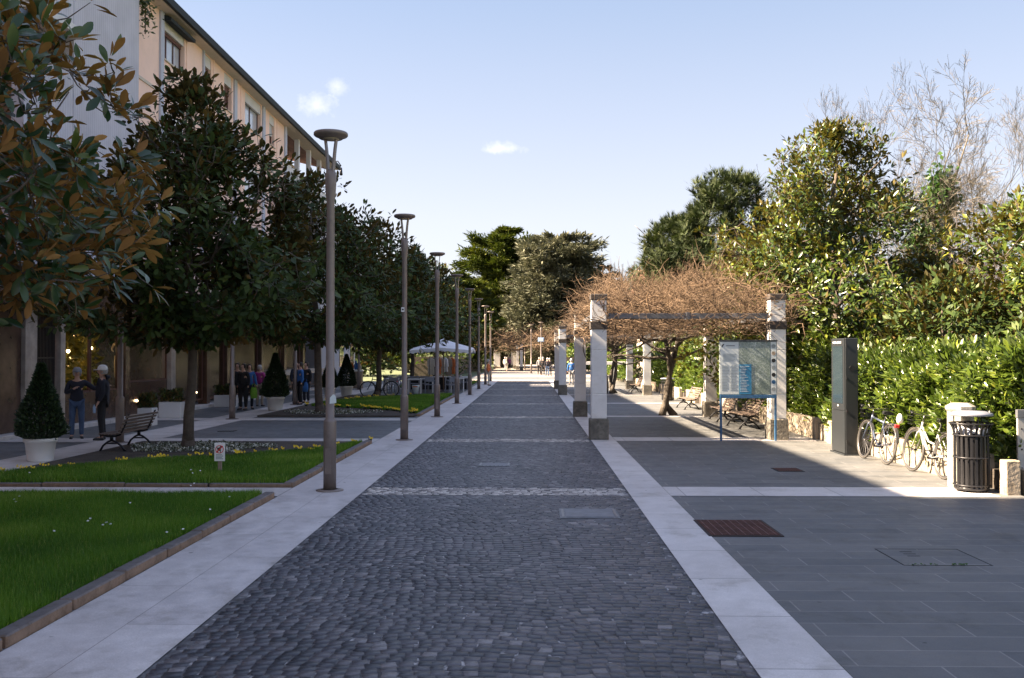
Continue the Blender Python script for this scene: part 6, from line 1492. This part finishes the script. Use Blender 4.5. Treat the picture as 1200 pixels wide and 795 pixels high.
# ------------------------------------------------------------------ bare trees
def bare_tree(loc, hgt, spread, label, mat, seed, r0=.16, stems=1, depth=5, name='bare_tree', group='leafless trees on the right', tw=.012, up=.10, nb=(3, 4), clear=.35, ivy=0, wide=.19):
    rnd = random.Random(seed); root = empty(name, loc); tag(root, label, 'tree', group); mb = MB(); trunkpts = []
    def grow(p, d, L, r, lev):
        n = 4 if lev > 0 else 7; pts = [p]; rad = [r]; q = p; dd = d
        for i in range(n):
            dd = (dd + Vector((rnd.gauss(0, .15 if lev else .07), rnd.gauss(0, .15 if lev else .07), rnd.gauss(0, .08) + up * .12))).normalized(); q = q + dd * L / n; pts.append(q); rad.append(r * (1 - .55 * (i + 1) / n))
        mb.tube(pts, [max(x, tw * .55) for x in rad], 6 if lev < 2 else 3, cap=False)
        if lev <= 1: trunkpts.extend(pts)
        if lev >= depth: return
        k = rnd.randint(*nb) + (3 if lev == 0 else 0)
        for j in range(k):
            t = rnd.uniform(clear if lev == 0 else .25, 1); i = min(n - 1, int(t * n)); b = pts[i].lerp(pts[i + 1], t * n - i); a = rnd.random() * 2 * PI
            ax = dd.orthogonal().normalized(); ax.rotate(Matrix.Rotation(a, 3, dd)); s = rnd.uniform(.5, 1.25) * spread
            nd_ = (dd * 1 + ax * s + Vector((0, 0, up))).normalized(); grow(b, nd_, L * rnd.uniform(.42, .66), rad[i] * rnd.uniform(.42, .62), lev + 1)
        grow(q, (dd + Vector((rnd.gauss(0, .2), rnd.gauss(0, .2), .1))).normalized(), L * .5, rad[-1], lev + 1)
    for s in range(stems):
        d = Vector((rnd.gauss(0, .12) * (stems > 1) * 2, rnd.gauss(0, .12) * (stems > 1), 1)).normalized()
        grow(Vector((rnd.gauss(0, .2) * (stems > 1), 0, -.1)), d, hgt * .58, r0, 0)
    A = np.array(mb.v); mz = A[:, 2].max(); k = hgt / mz; up_ = A[A[:, 2] > mz * .45]; cx, cy = up_[:, 0].mean(), up_[:, 1].mean(); ex = np.percentile(np.abs(up_[:, 0] - cx), 96); q = min(1.0, wide * hgt / (ex * k))
    def fix(x, y, z): f = max(0.0, z) / mz * 1.35; return ((x - cx * f) * k * q, (y - cy * f) * k * q, z * k)
    mb.v = [fix(*v) for v in mb.v]; trunkpts = [Vector(fix(p.x, p.y, p.z)) for p in trunkpts]
    mb.build('trunk', mat, root)
    if ivy:
        T = np.array([[p.x, p.y, p.z] for p in trunkpts if hgt * .38 < p.z < hgt * .71 and math.hypot(p.x, p.y) < 1.3]); idx = rng.integers(0, len(T), ivy); C = T[idx] + rng.normal(size=(ivy, 3)) * [.34, .34, .5]
        leaf_cloud('ivy', C, rand_dir(ivy) + [0, 0, -.5], rand_dir(ivy), .22 + .15 * rng.random(ivy), LEAF_TRI, M['ivy'], root, W=1.7)
    return root
def at(px, Y, z=0): return ((px - VX) * Y / F, Y, z)
bare_tree(at(1084, 52), 18.6, 1.0, 'tall bare tree with an ivy-clad forked trunk', M['bark_pale'], 4, .2, depth=5, tw=.018, ivy=4200)
bare_tree(at(1020, 54), 18.3, .8, 'slender bare tree with reddish twigs behind the tall magnolia', M['bark_pale'], 5, .15, depth=5, tw=.014, nb=(3, 4))
bare_tree(at(1142, 50), 16.2, .9, 'spreading bare tree with several pale stems right of the ivy tree', M['bark_pale'], 7, .13, stems=2, depth=5, tw=.014, up=.15, nb=(3, 4))
bare_tree(at(1205, 46), 14.8, .9, 'bare tree cut by the right edge of the picture', M['bark_pale'], 9, .15, depth=5, tw=.014, nb=(3, 4))
bare_tree(at(930, 75), 17.5, .9, 'faint bare tree left of the tall magnolia top', M['twig_brown'], 11, .12, stems=1, depth=4, tw=.018)
bare_tree(at(965, 70), 18.5, .9, 'faint bare tree rising behind the tall magnolia', M['bark_pale'], 12, .14, stems=1, depth=4, tw=.018)
bare_tree(at(1060, 78), 19.5, 1.0, 'pale bare tree far behind the ivy tree', M['bark_pale'], 13, .16, stems=1, depth=4, tw=.02, nb=(3, 4))
bare_tree(at(1110, 70), 16.5, 1.0, 'fine-twigged bare tree between the ivy tree and the spreading tree', M['twig_brown'], 19, .12, stems=1, depth=5, tw=.018, nb=(3, 4))
bare_tree(at(896, 57), 10.8, 1.2, 'brown twiggy bare tree to the right of the rounded pine', M['twig_brown'], 14, .12, stems=3, depth=4, tw=.02, nb=(4, 5), clear=.15, wide=.3)
bare_tree(at(735, 120), 14.0, .6, 'small upright bare tree right of the blue cedars', M['bark_pale'], 15, .14, stems=4, depth=4, tw=.04, up=.5)
bare_tree(at(720, 128), 13.0, .6, 'faint upright bare tree just right of the smaller blue cedar', M['bark_pale'], 16, .14, stems=3, depth=4, tw=.04, up=.5)
bare_tree(at(765, 110), 12.5, .7, 'small bare tree above the wisteria, beside the antenna pole', M['bark_pale'], 17, .14, stems=3, depth=4, tw=.035, up=.5)
# brown bare thicket
for k, (px, Y, h, lab) in enumerate(((1075, 33, 5.6, 'brown bare bush, left half of the thicket under the ivy tree'), (1103, 32, 5.7, 'brown bare bush, middle of the thicket under the ivy tree'), (1128, 31, 5.4, 'brown bare bush, right part of the thicket beside the right magnolia'))):
    bare_tree(at(px, Y, .3), h, 1.5, lab, M['twig_brown'], 20 + k, .04, stems=9, depth=3, name='bare_bush', group='brown bare bushes', tw=.012, up=.45, nb=(5, 6), clear=.3, wide=.4)
# antenna pole
mb = MB(); x, y, _ = at(755, 90); mb.tube([(x, y, 5), (x, y, 13.6)], .05, 5); mb.tube([(x, y, 13.6), (x - .9, y, 14.4)], .04, 5); o = mb.build('antenna_mast', M['beam']); tag(o, 'thin antenna mast leaning off at its tip above the wisteria', 'antenna')
# house with tile roof
r = empty('house', (0, 0, 0)); tag(r, 'house behind the pergola of which the brown tiled roof ridge shows under the pines', 'house')
x0, x1, y = (754 - VX) * 72 / F, (882 - VX) * 72 / F, 72
mb = MB(); mb.box((x0 + .5, y, 0), (x1, y + 9, 7.0)); mb.build('wall', M['soffit'], r)
mb = MB(); mb.prism([(y - .6, 6.9), (y - .6, 7.15), (y + 4.5, 8.9), (y + 9.6, 7.15), (y + 9.6, 6.9)], x0, x1 + .6, 'X'); rf = mb.build('roof', M['roof_tile'], r)
mb = MB(); mb.box((x0 + 3, y + 3.2, 8.0), (x0 + 3.8, y + 4, 9.4)); mb.build('chimney', M['wall_stone'], rf)
for k in range(3): mb = MB(); mb.box((x0 + 1.5 + k * 2.6, y - .04, 4), (x0 + 2.5 + k * 2.6, y, 5.6)); mb.build('window', M['glass'], r)

# ------------------------------------------------------------------ world, sun, camera
AZ = R(4.0); EL = R(40.2)        # sun stands behind-left; AZ = turn of the light from +X towards +Y
w = bpy.data.worlds.new('World'); SC.world = w; w.use_nodes = True; nt = w.node_tree; nt.nodes.clear()
out = nt.nodes.new('ShaderNodeOutputWorld'); bg = nt.nodes.new('ShaderNodeBackground'); sky = nt.nodes.new('ShaderNodeTexSky')
sky.sky_type = 'NISHITA'; sky.sun_disc = False; sky.sun_elevation = EL; sky.sun_rotation = math.atan2(-math.cos(AZ), -math.sin(AZ)); sky.air_density = 1.0; sky.dust_density = 1.6; sky.ozone_density = 2.2; sky.altitude = 50
tc = nt.nodes.new('ShaderNodeTexCoord')
# small wisps of cloud at fixed compass directions
def dirv(px, py): v = Vector(((px - VX) / F, 1, (VY - py) / F)).normalized(); return v
_sp = nt.nodes.new('ShaderNodeSeparateXYZ'); nt.links.new(tc.outputs['Generated'], _sp.inputs[0])
_gr = ramp(nt, _sp.outputs['Z'], [(0, (.72, .72, .71)), (.14, (.67, .665, .665)), (.37, (.36, .45, .575)), (.6, (.44, .52, .74)), (1, (.50, .58, .84))])
_gm = mixc(nt, 1, _gr.outputs[0], (2.95, 2.95, 2.95), 'MULTIPLY')
col = mixc(nt, .8, mixc(nt, 1, sky.outputs[0], (.98, .9, 1.03), 'MULTIPLY'), _gm)
for (px, py, rad, st) in ((367, 122, .017, .65), (393, 99, .011, .5), (589, 173, .018, .7), (575, 175, .010, .45)):
    d = dirv(px, py); mp = nt.nodes.new('ShaderNodeVectorMath'); mp.operation = 'SUBTRACT'; nt.links.new(tc.outputs['Generated'], mp.inputs[0]); mp.inputs[1].default_value = d
    ml = nt.nodes.new('ShaderNodeVectorMath'); ml.operation = 'MULTIPLY'; nt.links.new(mp.outputs[0], ml.inputs[0]); ml.inputs[1].default_value = (1, 1, 1.5 if px < 500 else 3.0)
    ln = nt.nodes.new('ShaderNodeVectorMath'); ln.operation = 'LENGTH'; nt.links.new(ml.outputs[0], ln.inputs[0])
    nz = noise(nt, tc.outputs['Generated'], 45, 6, .7)
    a = nd(nt, 'ShaderNodeMath', operation='MULTIPLY_ADD'); nt.links.new(nz, a.inputs[0]); a.inputs[1].default_value = -rad * 3.2; nt.links.new(ln.outputs['Value'], a.inputs[2])
    rmp = ramp(nt, None, [(0, (1, 1, 1)), (1, (0, 0, 0))]); mr = nt.nodes.new('ShaderNodeMapRange'); nt.links.new(a.outputs[0], mr.inputs[0]); mr.inputs[1].default_value = -rad * 1.7; mr.inputs[2].default_value = -rad * .35; mr.inputs[3].default_value = st; mr.inputs[4].default_value = 0
    col = mixc(nt, mr.outputs[0], col, CLOUDC)
col = col; nt.links.new(col, bg.inputs[0]); bg.inputs[1].default_value = SKYS; nt.links.new(bg.outputs[0], out.inputs[0])
s = bpy.data.lights.new('sun', 'SUN'); s.energy = SUNS; s.angle = R(.55); s.color = (1, .80, .58)
so = bpy.data.objects.new('sun', s); COL.objects.link(so); dv = Vector((math.cos(AZ) * math.cos(EL), math.sin(AZ) * math.cos(EL), -math.sin(EL))); so.rotation_euler = dv.to_track_quat('-Z', 'Y').to_euler(); so.location = (-30, -20, 40)
cam = bpy.data.cameras.new('camera'); cam.lens = 33.0; cam.sensor_width = 36; cam.clip_end = 3000; cam.clip_start = .1
co = bpy.data.objects.new('camera', cam); COL.objects.link(co); co.location = (0, 0, H); co.rotation_euler = (R(90) + math.atan(18.5 / F), 0, math.atan(21 / F)); SC.camera = co
SC.view_settings.view_transform = 'Standard'; SC.view_settings.look = 'None'; SC.view_settings.gamma = 1; SC.view_settings.use_curve_mapping = False; SC.view_settings.exposure = EXPO
SC.cycles.max_bounces = 6; SC.cycles.transparent_max_bounces = 4; SC.cycles.use_denoising = True
bpy.context.view_layer.update()
